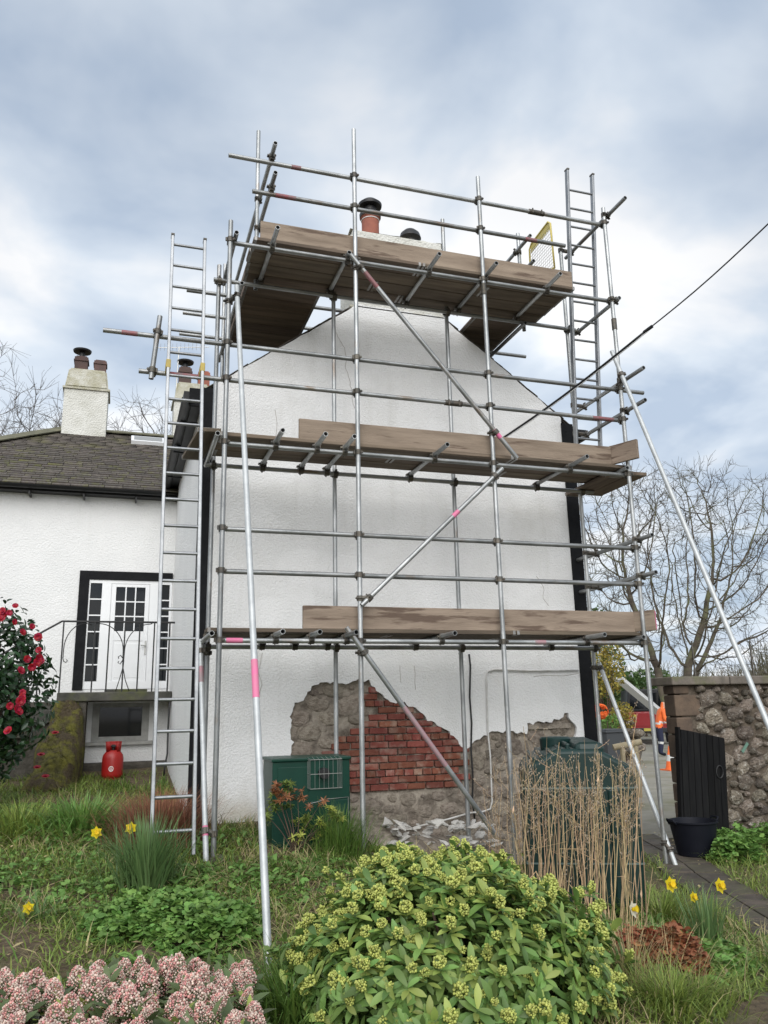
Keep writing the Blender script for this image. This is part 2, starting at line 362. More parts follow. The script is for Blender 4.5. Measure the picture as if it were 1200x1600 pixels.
# muddy track in the near right corner, a step below the verge
M_mud = pm('wet_mud', (.075, .055, .038), (.04, .03, .022), 5, .6, .9, 16, bdist=.03)
mb = MB(); mb.add([(2.55, 3.56, .045), (3.80, 4.26, .045), (4.6, 4.2, .045), (4.2, 2.0, .045), (2.2, 2.0, .045)], [(0, 1, 2, 3, 4)])
o = mb.build('track', M_mud); o['kind'] = 'structure'
# concrete yard beyond the gateway
mb = MB(); mb.add([(5.6, 8.95, .03), (7.6, 8.95, .03), (34, 42, .03), (13, 42, .03)], [(0, 1, 2, 3)])
o = mb.build('yard', M_conc); o['kind'] = 'structure'

# ------------------------------------------------------------------ main house
GYF = 8.80
XL, XR, ZE, ZA, XA = .77, 5.54, 5.20, 6.93, 3.155
house = thing('main_house', 'white roughcast house whose gable end stands behind the scaffold', 'house', (3.15, 8.8, .2))
def rough_edge(pts, amp=.020, step=.032):
    o = []
    for i in range(len(pts)-1):
        a, b = Vector(pts[i]), Vector(pts[i+1]); n = max(1, int((b-a).length/step)); d = (b-a).normalized(); nn = Vector((-d.y, d.x))
        for k in range(n):
            p = a.lerp(b, k/n); o.append(p+nn*random.uniform(-amp, amp)*(1 if i+k else 0))
    o.append(Vector(pts[-1])); return [tuple(p) for p in o]
hole_px = [(455, 1300), (455, 1180), (457, 1160), (453, 1115), (460, 1097), (472, 1093), (480, 1080), (500, 1065), (512, 1065), (525, 1068), (540, 1067), (556, 1062), (575, 1063), (590, 1078), (600, 1092), (615, 1097), (632, 1098), (648, 1108), (664, 1120), (668, 1125), (680, 1128), (695, 1138), (710, 1155), (722, 1166), (730, 1168), (742, 1160), (765, 1145), (790, 1143), (822, 1147), (824, 1132), (850, 1128), (878, 1124), (882, 1116), (887, 1115), (892, 1124), (900, 1132), (902, 1142), (900, 1152), (903, 1300)]
hole = [(at(u, v, Y=GYF).x, at(u, v, Y=GYF).z) for u, v in hole_px]
hole[0] = (hole[0][0], .30); hole[-1] = (hole[-1][0], -.1)
hole = rough_edge(hole)
outl = [(.905, .33)] + hole + [(5.385, -.1), (5.385, 5.31)]
verge_r = rough_edge([(5.385, 5.31), (3.84, 6.46), (3.80, 6.53)], .008, .12)
verge_t = rough_edge([(3.80, 6.53), (2.62, 6.55), (2.50, 6.45)], .012, .1)
verge_l = rough_edge([(2.50, 6.45), (.905, 5.297)], .008, .12)
outl = outl[:-1]+verge_r[:-1]+verge_t[:-1]+verge_l
mb = MB().prism(outl, GYF, GYF+.042)
o = mb.build('gable_render', M_render, house); o['label'] = 'white roughcast render broken away low down'
# left flank render and core walls
MB().box((XL, GYF+.03, .2), (.80, 12.78, 5.2)).build('side_render', M_wing, house)
core = [(.803, -.2), (5.52, -.2), (5.52, 5.16), (3.80, 6.44), (2.54, 6.44), (.803, 5.16)]
MB().prism(core, GYF+.05, 16.5).build('wall', M_mort, house)
# black painted corner bands
for x0, x1, z0 in ((.757, .917, .25), (5.375, 5.545, -.05)):
    MB().box((x0, GYF-.014, z0), (x1, GYF+.03, 5.23)).build('corner_band', M_black, house, bevel=.004)
# roof
def slope_pts(x0, z0, x1, z1, t):
    d = Vector((x1-x0, z1-z0)).normalized(); n = Vector((-d.y, d.x))*t
    if n.y < 0: n = -n
    return [(x0, z0), (x1, z1), (x1+n.x, z1+n.y), (x0+n.x, z0+n.y)]
for sx, xe in ((-1, XL-.2), (1, XR+.2)):
    k = (ZA-ZE)/(XA-XL)
    ze = ZE-.2*k
    MB().prism(slope_pts(xe, ze-.01, XA, ZA-.01, .02), GYF+.035, 16.7).build('roof_slope', M_slates, house)
rf = MB().prism([(XA-.16, ZA+.02), (XA, ZA+.12), (XA+.16, ZA+.02)], 9.45, 16.7).build('ridge', M_ridge, house)
# ragged slate edge along the verge, slate by slate
for side in (-1, 1):
    n = 15
    for i in range(n):
        t = (i+.5)/n
        xe, ze = (XL-.12 if side < 0 else XR+.12), ZE-.095
        xt, zt = (2.50, 6.46) if side < 0 else (3.84, 6.46)
        x, z = xe+(xt-xe)*t, ze+(zt-ze)*t
        ang = math.atan2(zt-ze, abs(xt-xe))*(1 if side > 0 else -1)
        o = MB().box((-.085, .0, -.004), (.085, .2, .004)).build('verge_slate', M_slate, house)
        o.matrix_basis = xf((x, GYF+random.uniform(-.012, .012), z+.018), random.uniform(-.03, .03), 1, random.uniform(-.05, .05), ang+random.uniform(-.05, .05))
# fascia, gutter and downpipe on the left flank; gutter end on the right
g = MB(); prof = [(math.cos(a)*.062, math.sin(a)*.062) for a in np.linspace(math.pi, 2*math.pi, 9)]
prof2 = [(math.cos(a)*.055, math.sin(a)*.055) for a in np.linspace(2*math.pi, math.pi, 9)]
gp = [(x+.60, z+5.08) for x, z in prof+prof2]
gut = g.prism(gp, GYF-.04, 12.6).build('gutter', M_gutter, house, smooth=40)
for y in np.arange(9.4, 12.5, 1.2): MB().box((.56, y-.008, 5.005), (.77, y+.008, 5.02)).build('gutter_bracket', M_gutter, gut)
MB().box((.56, GYF+.0, 5.06), (.77, 12.6, 5.17)).build('soffit', M_gutter, house)
MB().tube((.60, 10.35, 5.03), (.60, 10.35, 4.97), .05, n=12).build('gutter_outlet', M_gutter, gut, smooth=40)
gp = [(x+5.70, z+5.08) for x, z in prof+prof2]
MB().prism(gp, GYF-.04, 15).build('gutter', M_gutter, house, smooth=40)
MB().box((5.54, GYF+.0, 5.06), (5.76, 15, 5.17)).build('soffit', M_gutter, house)
MB().box((.62, GYF-.012, 5.0), (.757, GYF+.03, 5.21)).build('eave_box', M_black, house)
# chimney
ch = MB(); ch.box((2.57, GYF+.008, 6.35), (3.79, 9.45, 7.60)).box((2.54, GYF+.02, 7.47), (3.82, 9.48, 7.53))
chim = ch.build('chimney', M_chim, house, bevel=.015)
MB().box((2.52, GYF+.0, 6.50), (3.84, 9.0, 6.535)).build('drip_ledge', M_chimtop, chim, bevel=.01)
cm = bmesh.new(); bmesh.ops.create_grid(cm, x_segments=24, y_segments=12, size=.5)
for v in cm.verts:
    e_ = max(abs(v.co.x), abs(v.co.y))*2
    v.co.z = 7.60+.08*(1-e_**3)+.02*noise.noise(v.co*9); v.co.x = 3.19+v.co.x*1.30; v.co.y = 9.15+v.co.y*.66
me = bpy.data.meshes.new('flaunching'); cm.to_mesh(me); cm.free(); me.materials.append(M_chimtop); shade(me, 60); put(bpy.data.objects.new('flaunching', me), chim)
pot = MB().lathe([(.125, 7.6), (.115, 7.8), (.115, 7.98), (.135, 8.0), (.135, 8.05), (.11, 8.06)], (2.90, 9.1, 0), 24).build('chimney_pot', M_terr, chim, smooth=35)
cow = MB().lathe([(.142, 8.0), (.145, 8.05), (.12, 8.06), (.085, 8.10), (.085, 8.15), (.155, 8.165), (.16, 8.20), (.10, 8.255), (.02, 8.265)], (2.90, 9.1, 0), 24).build('cowl', M_cowl, chim, smooth=35)
MB().path([(2.90+.119*math.cos(a), 9.1+.119*math.sin(a), 7.955) for a in np.linspace(0, 2*math.pi, 24, endpoint=False)], .006, 6, close=True).build('cowl_strap', M_white, chim)
MB().lathe([(.11, 7.6), (.11, 7.74), (.125, 7.76), (.15, 7.79), (.13, 7.86), (.08, 7.91), (.02, 7.93)], (3.46, 9.1, 0), 24).build('cowl', M_cowl, chim, smooth=35)

# behind the fallen render: backing, stones and bricks
bp_ = [(at(u, v, Y=GYF).x, at(u, v, Y=GYF).z) for u, v in ((445, 1340), (445, 1090), (500, 1055), (580, 1055), (640, 1095), (730, 1155), (765, 1135), (905, 1108), (908, 1340))]
bm = bmesh.new()
x0, x1, z0, z1 = min(p[0] for p in bp_), max(p[0] for p in bp_), .0, 2.15
nx, nz_ = 200, 110
vv = [[bm.verts.new((x0+(x1-x0)*i/nx, GYF+.050-.030*noise.fractal(Vector((i*.15, j*.15, 2)), .9, 2, 5), z0+(z1-z0)*j/nz_)) for i in range(nx+1)] for j in range(nz_+1)]
for j in range(nz_):
    for i in range(nx): bm.faces.new((vv[j][i], vv[j][i+1], vv[j+1][i+1], vv[j+1][i]))
me = bpy.data.meshes.new('mortar_backing'); bm.to_mesh(me); bm.free(); me.materials.append(M_mort); shade(me, True); put(bpy.data.objects.new('mortar_backing', me), house)
def inside(p, poly):
    c = False; n = len(poly)
    for i in range(n):
        (xa, ya), (xb, yb) = poly[i], poly[i-1]
        if (ya > p[1]) != (yb > p[1]) and p[0] < (xb-xa)*(p[1]-ya)/(yb-ya)+xa: c = not c
    return c
def rock(seed, sub=2, amp=.28, flat=1.0):
    b = bmesh.new(); bmesh.ops.create_icosphere(b, subdivisions=sub, radius=1)
    off = Vector((seed*3.7, seed*1.3, seed*7.1))
    for v in b.verts:
        c = v.co.copy(); k = max(abs(c.x), abs(c.y), abs(c.z)); c *= (1-.35)+.35/k*.85
        v.co = c*(1+amp*noise.noise(c*1.4+off)+.09*noise.noise(c*4+off))
    me = bpy.data.meshes.new('stone'); b.to_mesh(me); b.free(); shade(me, 50); return me
RUB = [rock(i, 2) for i in range(7)]
for m_ in RUB: m_.materials.append(M_rub)
brick_px = [(562, 1066), (580, 1070), (600, 1094), (640, 1105), (668, 1128), (695, 1142), (722, 1170), (726, 1190), (714, 1195), (720, 1236), (548, 1240), (480, 1240), (480, 1185), (520, 1168), (545, 1142), (586, 1118), (575, 1095)]
brick_poly = [(at(u, v, Y=GYF).x, at(u, v, Y=GYF).z) for u, v in brick_px]
BW, BH, BD = .205, .062, .05
BME = []
for k in range(5):
    b = MB().box((-BW/2, 0, -BH/2), (BW/2, BD, BH/2)); me = b.mesh('brick')
    bmb = bmesh.new(); bmb.from_mesh(me); bmesh.ops.bevel(bmb, geom=bmb.edges[:], offset=.006, segments=1, affect='EDGES')
    for v in bmb.verts: v.co += Vector([noise.noise(v.co*22+Vector((k*5+q, q, 0)))*.004 for q in (0, 9, 17)])
    bmb.to_mesh(me); bmb.free(); me.materials.append(M_brick); BME.append(me)
zc = .80; row = 0; done = set()
while zc < 2.0:
    hdr = row % 5 == 2
    stepx = .109 if hdr else .216
    x = 1.5+(.108 if row % 2 else 0)
    while x < 4.3:
        if inside((x, zc), brick_poly) or inside((x-.05, zc), brick_poly):
            o = inst('brick', random.choice(BME), xf((x+random.uniform(-.004, .004), GYF+.006+random.uniform(-.006, .010), zc+random.uniform(-.003, .003)), random.uniform(-.02, .02), (.49 if hdr else 1, 1, 1), 0, random.uniform(-.012, .012)), house)
        x += stepx
    zc += .0745; row += 1
# rubble stones
placed = []
def pack(poly_ok, bounds, radii, tries, exist, asp=.72):
    out_ = []
    for r in radii:
        for _ in range(tries):
            x, z = random.uniform(*bounds[0]), random.uniform(*bounds[1]); rr = r*random.uniform(.85, 1.15)
            if not poly_ok(x, z, rr): continue
            if all(math.hypot(x-a, (z-b)/asp) > (rr+c)*.93 for a, b, c in exist):
                exist.append((x, z, rr)); out_.append((x, z, rr))
    return out_
def rub_ok(x, z, r):
    for dx, dz in ((0, 0), (r*.7, 0), (-r*.7, 0), (0, r*.5), (0, -r*.5)):
        if not inside((x+dx, z+dz), hole) or inside((x+dx, z+dz), brick_poly): return False
    return z > .1
for x, z, r in pack(rub_ok, ((1.3, 5.4), (.2, 2.2)), (.13, .10, .08, .06, .045, .034), 420, placed):
    inst('stone', random.choice(RUB), xf((x, GYF+.048, z), 0, (r, random.uniform(.016, .030), r*random.uniform(.55, .75)), 0, random.uniform(-.25, .25)), house)
# timber lintel piece and pipes on the gable
MB().box((at(826, 1137, Y=8.8).x, GYF+.0, at(826, 1140, Y=8.8).z), (at(893, 1134, Y=8.8).x, GYF+.03, at(893, 1130, Y=8.8).z)).build('exposed_lintel', M_mort, house, bevel=.006)
def onwall(pts, d=.012): return [at(u, v, Y=GYF-d) for u, v in pts]
c_ = tag(MB().path(onwall([(733, 1022), (735, 1040), (734, 1090), (737, 1130), (736, 1170), (739, 1215), (738, 1250), (743, 1290)]), .011, 6).build('wall_cable', M_cable, smooth=True), 'thin black cable clipped down the lower gable wall', 'cable')
M_pipe = pm('painted_pipe', (.68, .67, .65), (.52, .51, .48), 8, .6)
tag(MB().path(onwall([(905, 1047), (830, 1048), (772, 1046), (762, 1049), (760, 1060), (762, 1140), (766, 1180), (769, 1252), (766, 1264), (755, 1268), (735, 1270), (700, 1280), (650, 1292)], .02), .010, 8).build('wall_pipe', M_pipe, smooth=True), 'slim painted pipe running along and down the lower gable', 'pipe')
# crack and repair lines in the render
M_crack = pm('crack_dirt', (.46, .44, .41), None, rough=1)
for pts in ([(523, 515), (530, 530), (538, 543), (541, 560), (540, 575), (546, 592), (549, 612), (552, 632), (556, 640)], [(625, 1040), (626, 1075)], [(648, 1040), (649, 1090)], [(905, 1052), (880, 1056), (850, 1055), (828, 1058)], [(716, 1020), (722, 1036), (720, 1052), (727, 1066)], [(430, 640), (433, 668), (429, 700)], [(838, 900), (850, 918), (848, 935), (860, 950)], [(410, 1020), (404, 1048), (409, 1070), (402, 1095)]):
    pp = []
    for i in range(len(pts)-1):
        for k in range(4): pp.append((pts[i][0]+(pts[i+1][0]-pts[i][0])*k/4+random.uniform(-.8, .8), pts[i][1]+(pts[i+1][1]-pts[i][1])*k/4))
    MB().path(onwall(pp, .001), .0035, 4).build('render_crack', M_crack, house)

# ------------------------------------------------------------------ wing
WY = 12.7
wing = thing('house_wing', 'white two storey wing with mossy slate roof left of the scaffold', 'house', (-1.2, 12.7, .8))
WXL = -4.0
ww = MB(); ww.box((WXL, WY+.16, .3), (.77, 18.0, 5.02))
ww.box((WXL, WY, .3), (-.588, WY+.16, 5.02)).box((.752, WY, .3), (.77, WY+.16, 5.02)).box((-.588, WY, 3.73), (.752, WY+.16, 5.02)).box((-.588, WY, 1.80), (.752, WY+.16, 2.0)).box((-.588, WY, .3), (.752, WY+.16, 1.26)).box((-.588, WY, 1.26), (-.29, WY+.16, 1.80)).box((.50, WY, 1.26), (.752, WY+.16, 1.80))
ww.build('wall', M_wing, wing)
EY, EZ, RY, RZ = 12.45, 4.97, 15.3, 6.79
HX = -1.15
# underlay
ul = MB(); ul.add([(HX-2.85, EY, EZ-.05), (.9, EY, EZ-.05), (2.7, RY, RZ-.05), (HX, RY, RZ-.05)], [(0, 1, 2, 3)])
ul.add([(HX-2.85, EY, EZ-.05), (HX, RY, RZ-.05), (HX-2.85, 18.2, EZ-.05)], [(0, 1, 2)])
ul.add([(HX-2.85, 18.2, EZ-.05), (HX, RY, RZ-.05), (2.7, RY, RZ-.05), (2.7, 18.2, EZ-.05)], [(0, 1, 2, 3)])
roof = ul.build('roof', M_roofu, wing)
sd_ = Vector((0, RY-EY, RZ-EZ)); SL = sd_.length; sd_.normalize(); pitch = math.atan2(RZ-EZ, RY-EY)
me = MB().box((-.5, -.02, -.010), (.5, .17, .006)).mesh('slate'); me.materials.append(M_slate)
me2 = MB().box((-.5, -.02, -.010), (.5, .17, .006)).mesh('slate'); me2.materials.append(M_slates)
rows = 30; keep, rest = [], []
for i in range(rows):
    t = i/rows; y = EY+(RY-EY)*t; z = EZ+(RZ-EZ)*t
    xl = HX-2.85*(1-t); xr = .72 if t < .08 else .9+1.8*t
    x = xl-random.uniform(0, .25)
    while x < min(xr, 1.5):
        wd = random.uniform(.19, .30)
        Mx = xf((x+wd/2, y+random.uniform(-.006, .006), z+random.uniform(0, .005)), random.uniform(-.008, .008), 1, pitch-.11, random.uniform(-.006, .006)) @ Matrix.Diagonal((wd-.008, 1, random.uniform(.9, 1.3), 1))
        (keep if x > -2.35 else rest).append(Mx)
        x += wd
keep.sort(key=lambda m_: (m_.translation-CAM).length); rest += keep[295:]; keep = keep[:295]
for Mx in keep: inst('slate', me, Mx, roof)
joined('slate_courses', [me2], [(0, Mx) for Mx in rest], roof, smooth=False)
# ridge and hip tiles
def ridge_run(a, b, n):
    a, b = Vector(a), Vector(b)
    for i in range(n):
        p, q = a.lerp(b, i/n), a.lerp(b, (i+1.06)/n); B = basis(q-p, (0, 0, 1)); mb = MB(); pts = []
        for e_ in (p, q):
            for s_ in (-.15, -.08, 0, .08, .15): pts.append(e_+B @ Vector((0, s_, 0))+Vector((0, 0, .06-abs(s_)*.55+random.uniform(-.004, .004))))
        mb.add(pts, [(j, j+1, j+6, j+5) for j in range(4)])
        o = mb.build('ridge_tile', M_ridge, roof); s = o.modifiers.new('s', 'SOLIDIFY'); s.thickness = .02
ridge_run((HX, RY, RZ+.01), (2.6, RY, RZ+.01), 9); ridge_run((HX-2.85, EY, EZ+.03), (HX, RY, RZ+.02), 10)
# gutter
gp = [(WXL-.2, EY-.06), (.6, EY-.06)]
g = MB(); pr = [(math.cos(a)*.055, math.sin(a)*.055) for a in np.linspace(math.pi, 2*math.pi, 8)]+[(math.cos(a)*.048, math.sin(a)*.048) for a in np.linspace(2*math.pi, math.pi, 8)]
Mg = Matrix.Rotation(-math.pi/2, 4, 'Z')
g.prism([(x, z) for x, z in pr], WXL-.2, .55, Matrix.Translation((0, EY-.02, EZ-.03)) @ Mg)
gut = g.build('gutter', M_gutter, wing, smooth=40)
for x in np.arange(-3.6, .5, .75): MB().box((x-.012, EY, EZ-.16), (x+.012, WY, EZ-.12)).build('gutter_bracket', M_gutter, gut)
MB().box((WXL, EY+.06, EZ-.10), (.76, WY, EZ-.05)).build('soffit', M_gutter, wing)
# skylight
skl = MB().box((-.30, -.02, .0), (.30, .34, .07)); o = skl.build('skylight', M_white, wing)
t = .80; o.matrix_basis = xf((at(232, 684, Y=14.75).x, EY+(RY-EY)*t, EZ+(RZ-EZ)*t+.01), 0, 1, pitch)
g_ = MB().box((-.25, .04, .072), (.25, .29, .078)).build('pane', M_vent, None); g_.parent = o
# chimneys of the wing
def wing_chimney(x0, x1, y0, y1, z0, z1, pots):
    c = MB().box((x0, y0, z0), (x1, y1, z1)).build('chimney', M_chim, wing, bevel=.01)
    MB().box((x0-.03, y0-.03, z1), (x1+.03, y1+.03, z1+.04)).build('oversail', M_chimtop, c)
    b = bmesh.new(); bmesh.ops.create_cube(b, size=1)
    for v in b.verts:
        k = .86 if v.co.z > 0 else 1.0
        v.co = Vector(((x0+x1)/2+v.co.x*(x1-x0)*k, (y0+y1)/2+v.co.y*(y1-y0)*k, z1+.04+(v.co.z+.5)*.40))
    bmesh.ops.bevel(b, geom=b.edges[:], offset=.03, segments=2, affect='EDGES')
    m_ = bpy.data.meshes.new('chimney_cap'); b.to_mesh(m_); b.free(); m_.materials.append(M_chimtop); put(bpy.data.objects.new('chimney_cap', m_), c)
    zt = z1+.44
    for x, y, s, h, cowl, mt in pots:
        b = MB(); b.box((x-s*.86, y-s*.86, zt-.05), (x+s*.86, y+s*.86, zt+h*.62)).box((x-s, y-s, zt+h*.62), (x+s, y+s, zt+h*.72)).box((x-s*.9, y-s*.9, zt+h*.72), (x+s*.9, y+s*.9, zt+h*.9)).box((x-s*.7, y-s*.7, zt+h*.9), (x+s*.7, y+s*.7, zt+h))
        b.build('chimney_pot', mt, c, bevel=.006)
        if cowl:
            MB().lathe([(.05, zt+h), (.05, zt+h+.10), (.16, zt+h+.11), (.17, zt+h+.14), (.03, zt+h+.19)], (x, y, 0), 20).build('cowl', M_cowl, c, smooth=35)
    return c
wing_chimney(-1.19, -.42, 15.05, 15.65, 6.5, 7.52, [(-.94, 15.3, .135, .30, True, M_pot2), (-.60, 15.3, .125, .26, False, M_pot2)])
wing_chimney(.80, 1.50, 15.4, 15.95, 6.4, 7.60, [(1.0, 15.65, .14, .38, True, M_pot2), (1.37, 15.65, .13, .33, False, M_terr)])
# aerial on the rear chimney
ae = MB(); bx = 15.6
ae.tube((.82, bx, 7.3), (.86, bx, 8.85), .012, n=6)
ae.tube((.45, bx, 8.78), (1.45, bx, 8.92), .008, n=5)
for i in range(12):
    x = .5+i*.078; ae.tube((x, bx, 8.72+.14*(x-.45)), (x, bx, 8.87+.14*(x-.45)), .004, n=4)
for x in (.36, .42): ae.tube((x, bx, 8.55), (x, bx, 9.0), .005, n=4)
tag(ae.build('tv_aerial', M_vent), 'thin tv aerial above the rear chimney of the wing', 'aerial')

# door set: black surround, white frame, panes
def P(z): return z
dr = MB(); dr.box((-.588, WY-.03, 1.99), (-.447, WY+.02, 3.73)).box((-.447, WY-.03, 3.60), (.752, WY+.02, 3.73))
dr.build('door_surround', M_black, wing, bevel=.003)
fr = MB(); Y0, Y1 = WY-.012, WY+.10
for x0, x1 in ((-.447, -.427), (-.262, -.131), (.424, .559), (.715, .75)): fr.box((x0, Y0, 2.0), (x1, Y1, 3.60))
fr.box((-.427, Y0+.002, 3.55), (.715, Y1, 3.60)).box((-.427, Y0+.002, 2.0), (.715, Y1, 2.11))
dframe = fr.build('door_frame', M_white, wing)
leaf = MB(); lx0, lx1 = -.128, .421
leaf.box((lx0, WY-.004, 2.03), (-.06, WY+.03, 3.55)).box((.36, WY-.004, 2.03), (lx1, WY+.03, 3.55)).box((-.06, WY-.003, 3.50), (.36, WY+.03, 3.55)).box((-.06, WY-.003, 2.70), (.36, WY+.03, 2.84)).box((-.06, WY-.003, 2.03), (.36, WY+.03, 2.12)).box((-.06, WY+.004, 2.12), (.36, WY+.03, 2.70))
leaf.box((-.03, WY+.0, 2.16), (.33, WY+.03, 2.66))
door = leaf.build('door', M_white, wing, bevel=.003)
for c in (1, 2): MB().box((-.06+c*.14-.009, WY-.002, 2.84), (-.06+c*.14+.009, WY+.03, 3.50)).build('glazing_bar', M_white, door)
for r_ in (1, 2): MB().box((-.06, WY-.001, 2.84+r_*.22-.009), (.36, WY+.03, 2.84+r_*.22+.009)).build('glazing_bar', M_white, door)
for r_ in range(3):
    for c in range(3): MB().box((-.06+c*.14+.009, WY+.014, 2.84+r_*.22+.009), (-.06+(c+1)*.14-.009, WY+.020, 2.84+(r_+1)*.22-.009)).build('pane', M_glass, door)
MB().box((.385, WY-.02, 2.50), (.405, WY-.004, 2.70)).path([(.395, WY-.02, 2.63), (.395, WY-.05, 2.63), (.33, WY-.05, 2.63)], .009, 6).build('handle', M_vent, door)
for x0, x1 in ((-.427, -.262), (.559, .715)):
    zz = np.linspace(2.11, 3.55, 7)
    sw = MB()
    for z in zz[1:-1]: sw.box((x0, WY-.006, z-.009), (x1, WY+.03, z+.009))
    side = sw.build('sidelight', M_white, wing)
    for i in range(6): MB().box((x0+.003, WY+.012, zz[i]+.008), (x1-.003, WY+.018, zz[i+1]-.008)).build('pane', M_glass, side)
# basement window
bw = MB(); a, b = -.19, .40
bw.box((a-.10, WY+.01, 1.26), (a, WY+.07, 1.80)).box((b, WY+.01, 1.26), (b+.10, WY+.07, 1.80)).box((a, WY+.01, 1.74), (b, WY+.07, 1.80)).box((a, WY+.01, 1.26), (b, WY+.07, 1.33))
M_oldw = pm('old_window_paint', (.42, .42, .40), (.30, .30, .28), 8, .7)
bwin = bw.build('basement_window', M_oldw, wing, bevel=.004)
MB().box((a, WY+.04, 1.33), (b, WY+.05, 1.74)).build('pane', M_glass, bwin)
MB().box((a-.16, WY-.09, 1.215), (b+.16, WY, 1.26)).build('sill', M_oldw, bwin)
MB().box((-.6, WY-.22, .6), (.77, WY-.0, .98)).build('plinth', M_soilst, wing, bevel=.03)
tag(MB().path([(.745, WY-.72, 1.86), (.735, WY-.75, 1.7), (.73, WY-.75, 1.4), (.73, WY-.8, 1.1), (.70, WY-.9, .95), (.69, WY-.9, .8)], .012, 6).build('flank_cable', M_cable, smooth=True), 'black cable hanging down the white flank beside the basement window', 'cable')

# landing, steps, railing
land = thing('stone_landing', 'dark stone landing slab below the white door', 'landing', (0, 12.2, .9))
MB().box((-.74, 11.98, 1.82), (.765, WY-.005, 1.94)).build('slab', M_slab, land, bevel=.012)
MB().box((-.14, 12.35, 1.94), (.44, WY-.03, 1.985)).build('door_step', M_slab, land, bevel=.006)
for i in range(4): MB().box((-.74-.34*(i+1), 11.95, 1.55-.19*i), (-.70-.34*i, 12.6, 1.76-.19*i)).build('step', M_slab, land, bevel=.012)
MB().box((-2.0, 12.02, .5), (-.36, WY-.01, 1.82-.0)).build('stair_wall', M_soilst, land)
rail = thing('iron_railing', 'black wrought iron railing with scrolls in front of the door', 'railing', (0, 12.02, 1.94))
ry = 12.03
MB().path([(-1.75, ry, 2.28), (-.745, ry, 2.905), (.40, ry, 2.905), (.78, ry, 2.905)], .014, 6).build('top_rail', M_iron, rail)
for x, z0 in ((-1.45, 1.6), (-1.0, 1.7), (-.72, 1.94), (-.31, 1.94), (-.12, 1.94), (.09, 1.94), (.29, 1.94), (.49, 1.94), (.70, 1.94)):
    zt_ = 2.905 if x > -.745 else 2.905-(-.745-x)*.62
    MB().tube((x, ry, z0), (x, ry, zt_), .010, n=6).build('baluster', M_iron, rail)
def scroll(pts):
    MB().path([(x, ry+.015, z) for x, z in pts], .007, 6).build('scroll', M_iron, rail, smooth=True)
def arc(cx, cz, rx, rz, a0, a1, n=14): return [(cx+rx*math.cos(a), cz+rz*math.sin(a)) for a in np.linspace(math.radians(a0), math.radians(a1), n)]
scroll(arc(-.44, 2.52, .26, .36, 70, 180)+[(-.70, 2.40), (-.69, 2.36), (-.66, 2.345), (-.64, 2.365), (-.655, 2.385)])
scroll([(-.30, 2.89)]+arc(-.26, 2.50, .34, .38, 90, 0, 12)+[(.085, 2.30), (.13, 2.1), (.19, 1.95)])
scroll([(.46, 2.89)]+arc(.43, 2.50, .33, .38, 90, 180, 12)+[(.095, 2.30), (.05, 2.1), (.01, 1.95)])
scroll([(.085, 2.40), (.05, 2.44), (.02, 2.42), (.03, 2.395)]); scroll([(.085, 2.38), (.05, 2.32), (.02, 2.34), (.03, 2.36)])
# mossy bank beside the landing
bm = bmesh.new(); nx, ny = 40, 60; vv = []
for j in range(ny+1):
    t = j/ny; row_ = []
    for i in range(nx+1):
        s = i/nx
        y = 12.0-1.1*t; z = 1.80-1.12*t**.85; x0, x1 = -.80-.30*t, -.40+.05*t
        edge = 1-(2*s-1)**6
        p = Vector((x0+(x1-x0)*s, y, z)); p.z = p.z*edge+(z-.9)*(1-edge)+.09*noise.fractal(p*3.6, .9, 2, 5); p.y -= .09*noise.noise(p*4); p.x += .06*noise.noise(p*3+Vector((9, 0, 0)))
        row_.append(bm.verts.new(p))
    vv.append(row_)
for j in range(ny):
    for i in range(nx): bm.faces.new((vv[j][i], vv[j][i+1], vv[j+1][i+1], vv[j+1][i]))
me = bpy.data.meshes.new('mossy_bank'); bm.to_mesh(me); bm.free(); me.materials.append(M_moss); shade(me, True)
bank = put(bpy.data.objects.new('mossy_bank', me)); bank['kind'] = 'structure'
so_ = bank.modifiers.new('s', 'SOLIDIFY'); so_.thickness = .04; so_.offset = -1

# gas bottle
gb = thing('gas_bottle', 'red gas bottle under the landing by the basement window', 'gas bottle', (.02, 11.75, .82))
gx_, gy_, g0 = .025, 11.7, .83
MB().lathe([(.11, g0), (.13, g0+.02), (.135, g0+.05), (.135, g0+.24), (.125, g0+.29), (.09, g0+.335), (.07, g0+.35)], (gx_, gy_, 0), 28).build('body', M_gas, gb, smooth=40)
MB().lathe([(.105, g0-.03), (.11, g0+.03)], (gx_, gy_, 0), 24).build('foot_ring', M_gas, gb)
sh = MB()
for i in range(30):
    a0, a1 = [math.radians(-60+ (300)*q/30) for q in (i, i+1)]
    sh.add([(gx_+.085*math.cos(a0), gy_+.085*math.sin(a0), g0+.33), (gx_+.085*math.cos(a1), gy_+.085*math.sin(a1), g0+.33), (gx_+.095*math.cos(a1), gy_+.095*math.sin(a1), g0+.46), (gx_+.095*math.cos(a0), gy_+.095*math.sin(a0), g0+.46)], [(0, 1, 2, 3)])
o = sh.build('collar', M_gas, gb, smooth=True); s = o.modifiers.new('s', 'SOLIDIFY'); s.thickness = .008
MB().tube((gx_, gy_, g0+.34), (gx_, gy_, g0+.42), .022, n=10).tube((gx_-.03, gy_-.03, g0+.40), (gx_+.03, gy_-.05, g0+.40), .012, n=8).build('valve', M_iron, gb)
M_lab = pm('white_print', (.85, .82, .80), None, rough=.5)
rr = .1365; ring = []
for a in np.linspace(0, 2*math.pi, 20, endpoint=False):
    th = math.radians(-97)+math.cos(a)*.027/rr; ring.append((gx_+rr*math.cos(th), gy_+rr*math.sin(th), g0+.12+.03*math.sin(a)))
MB().path(ring, .005, 5, close=True).build('round_emblem', M_lab, gb)
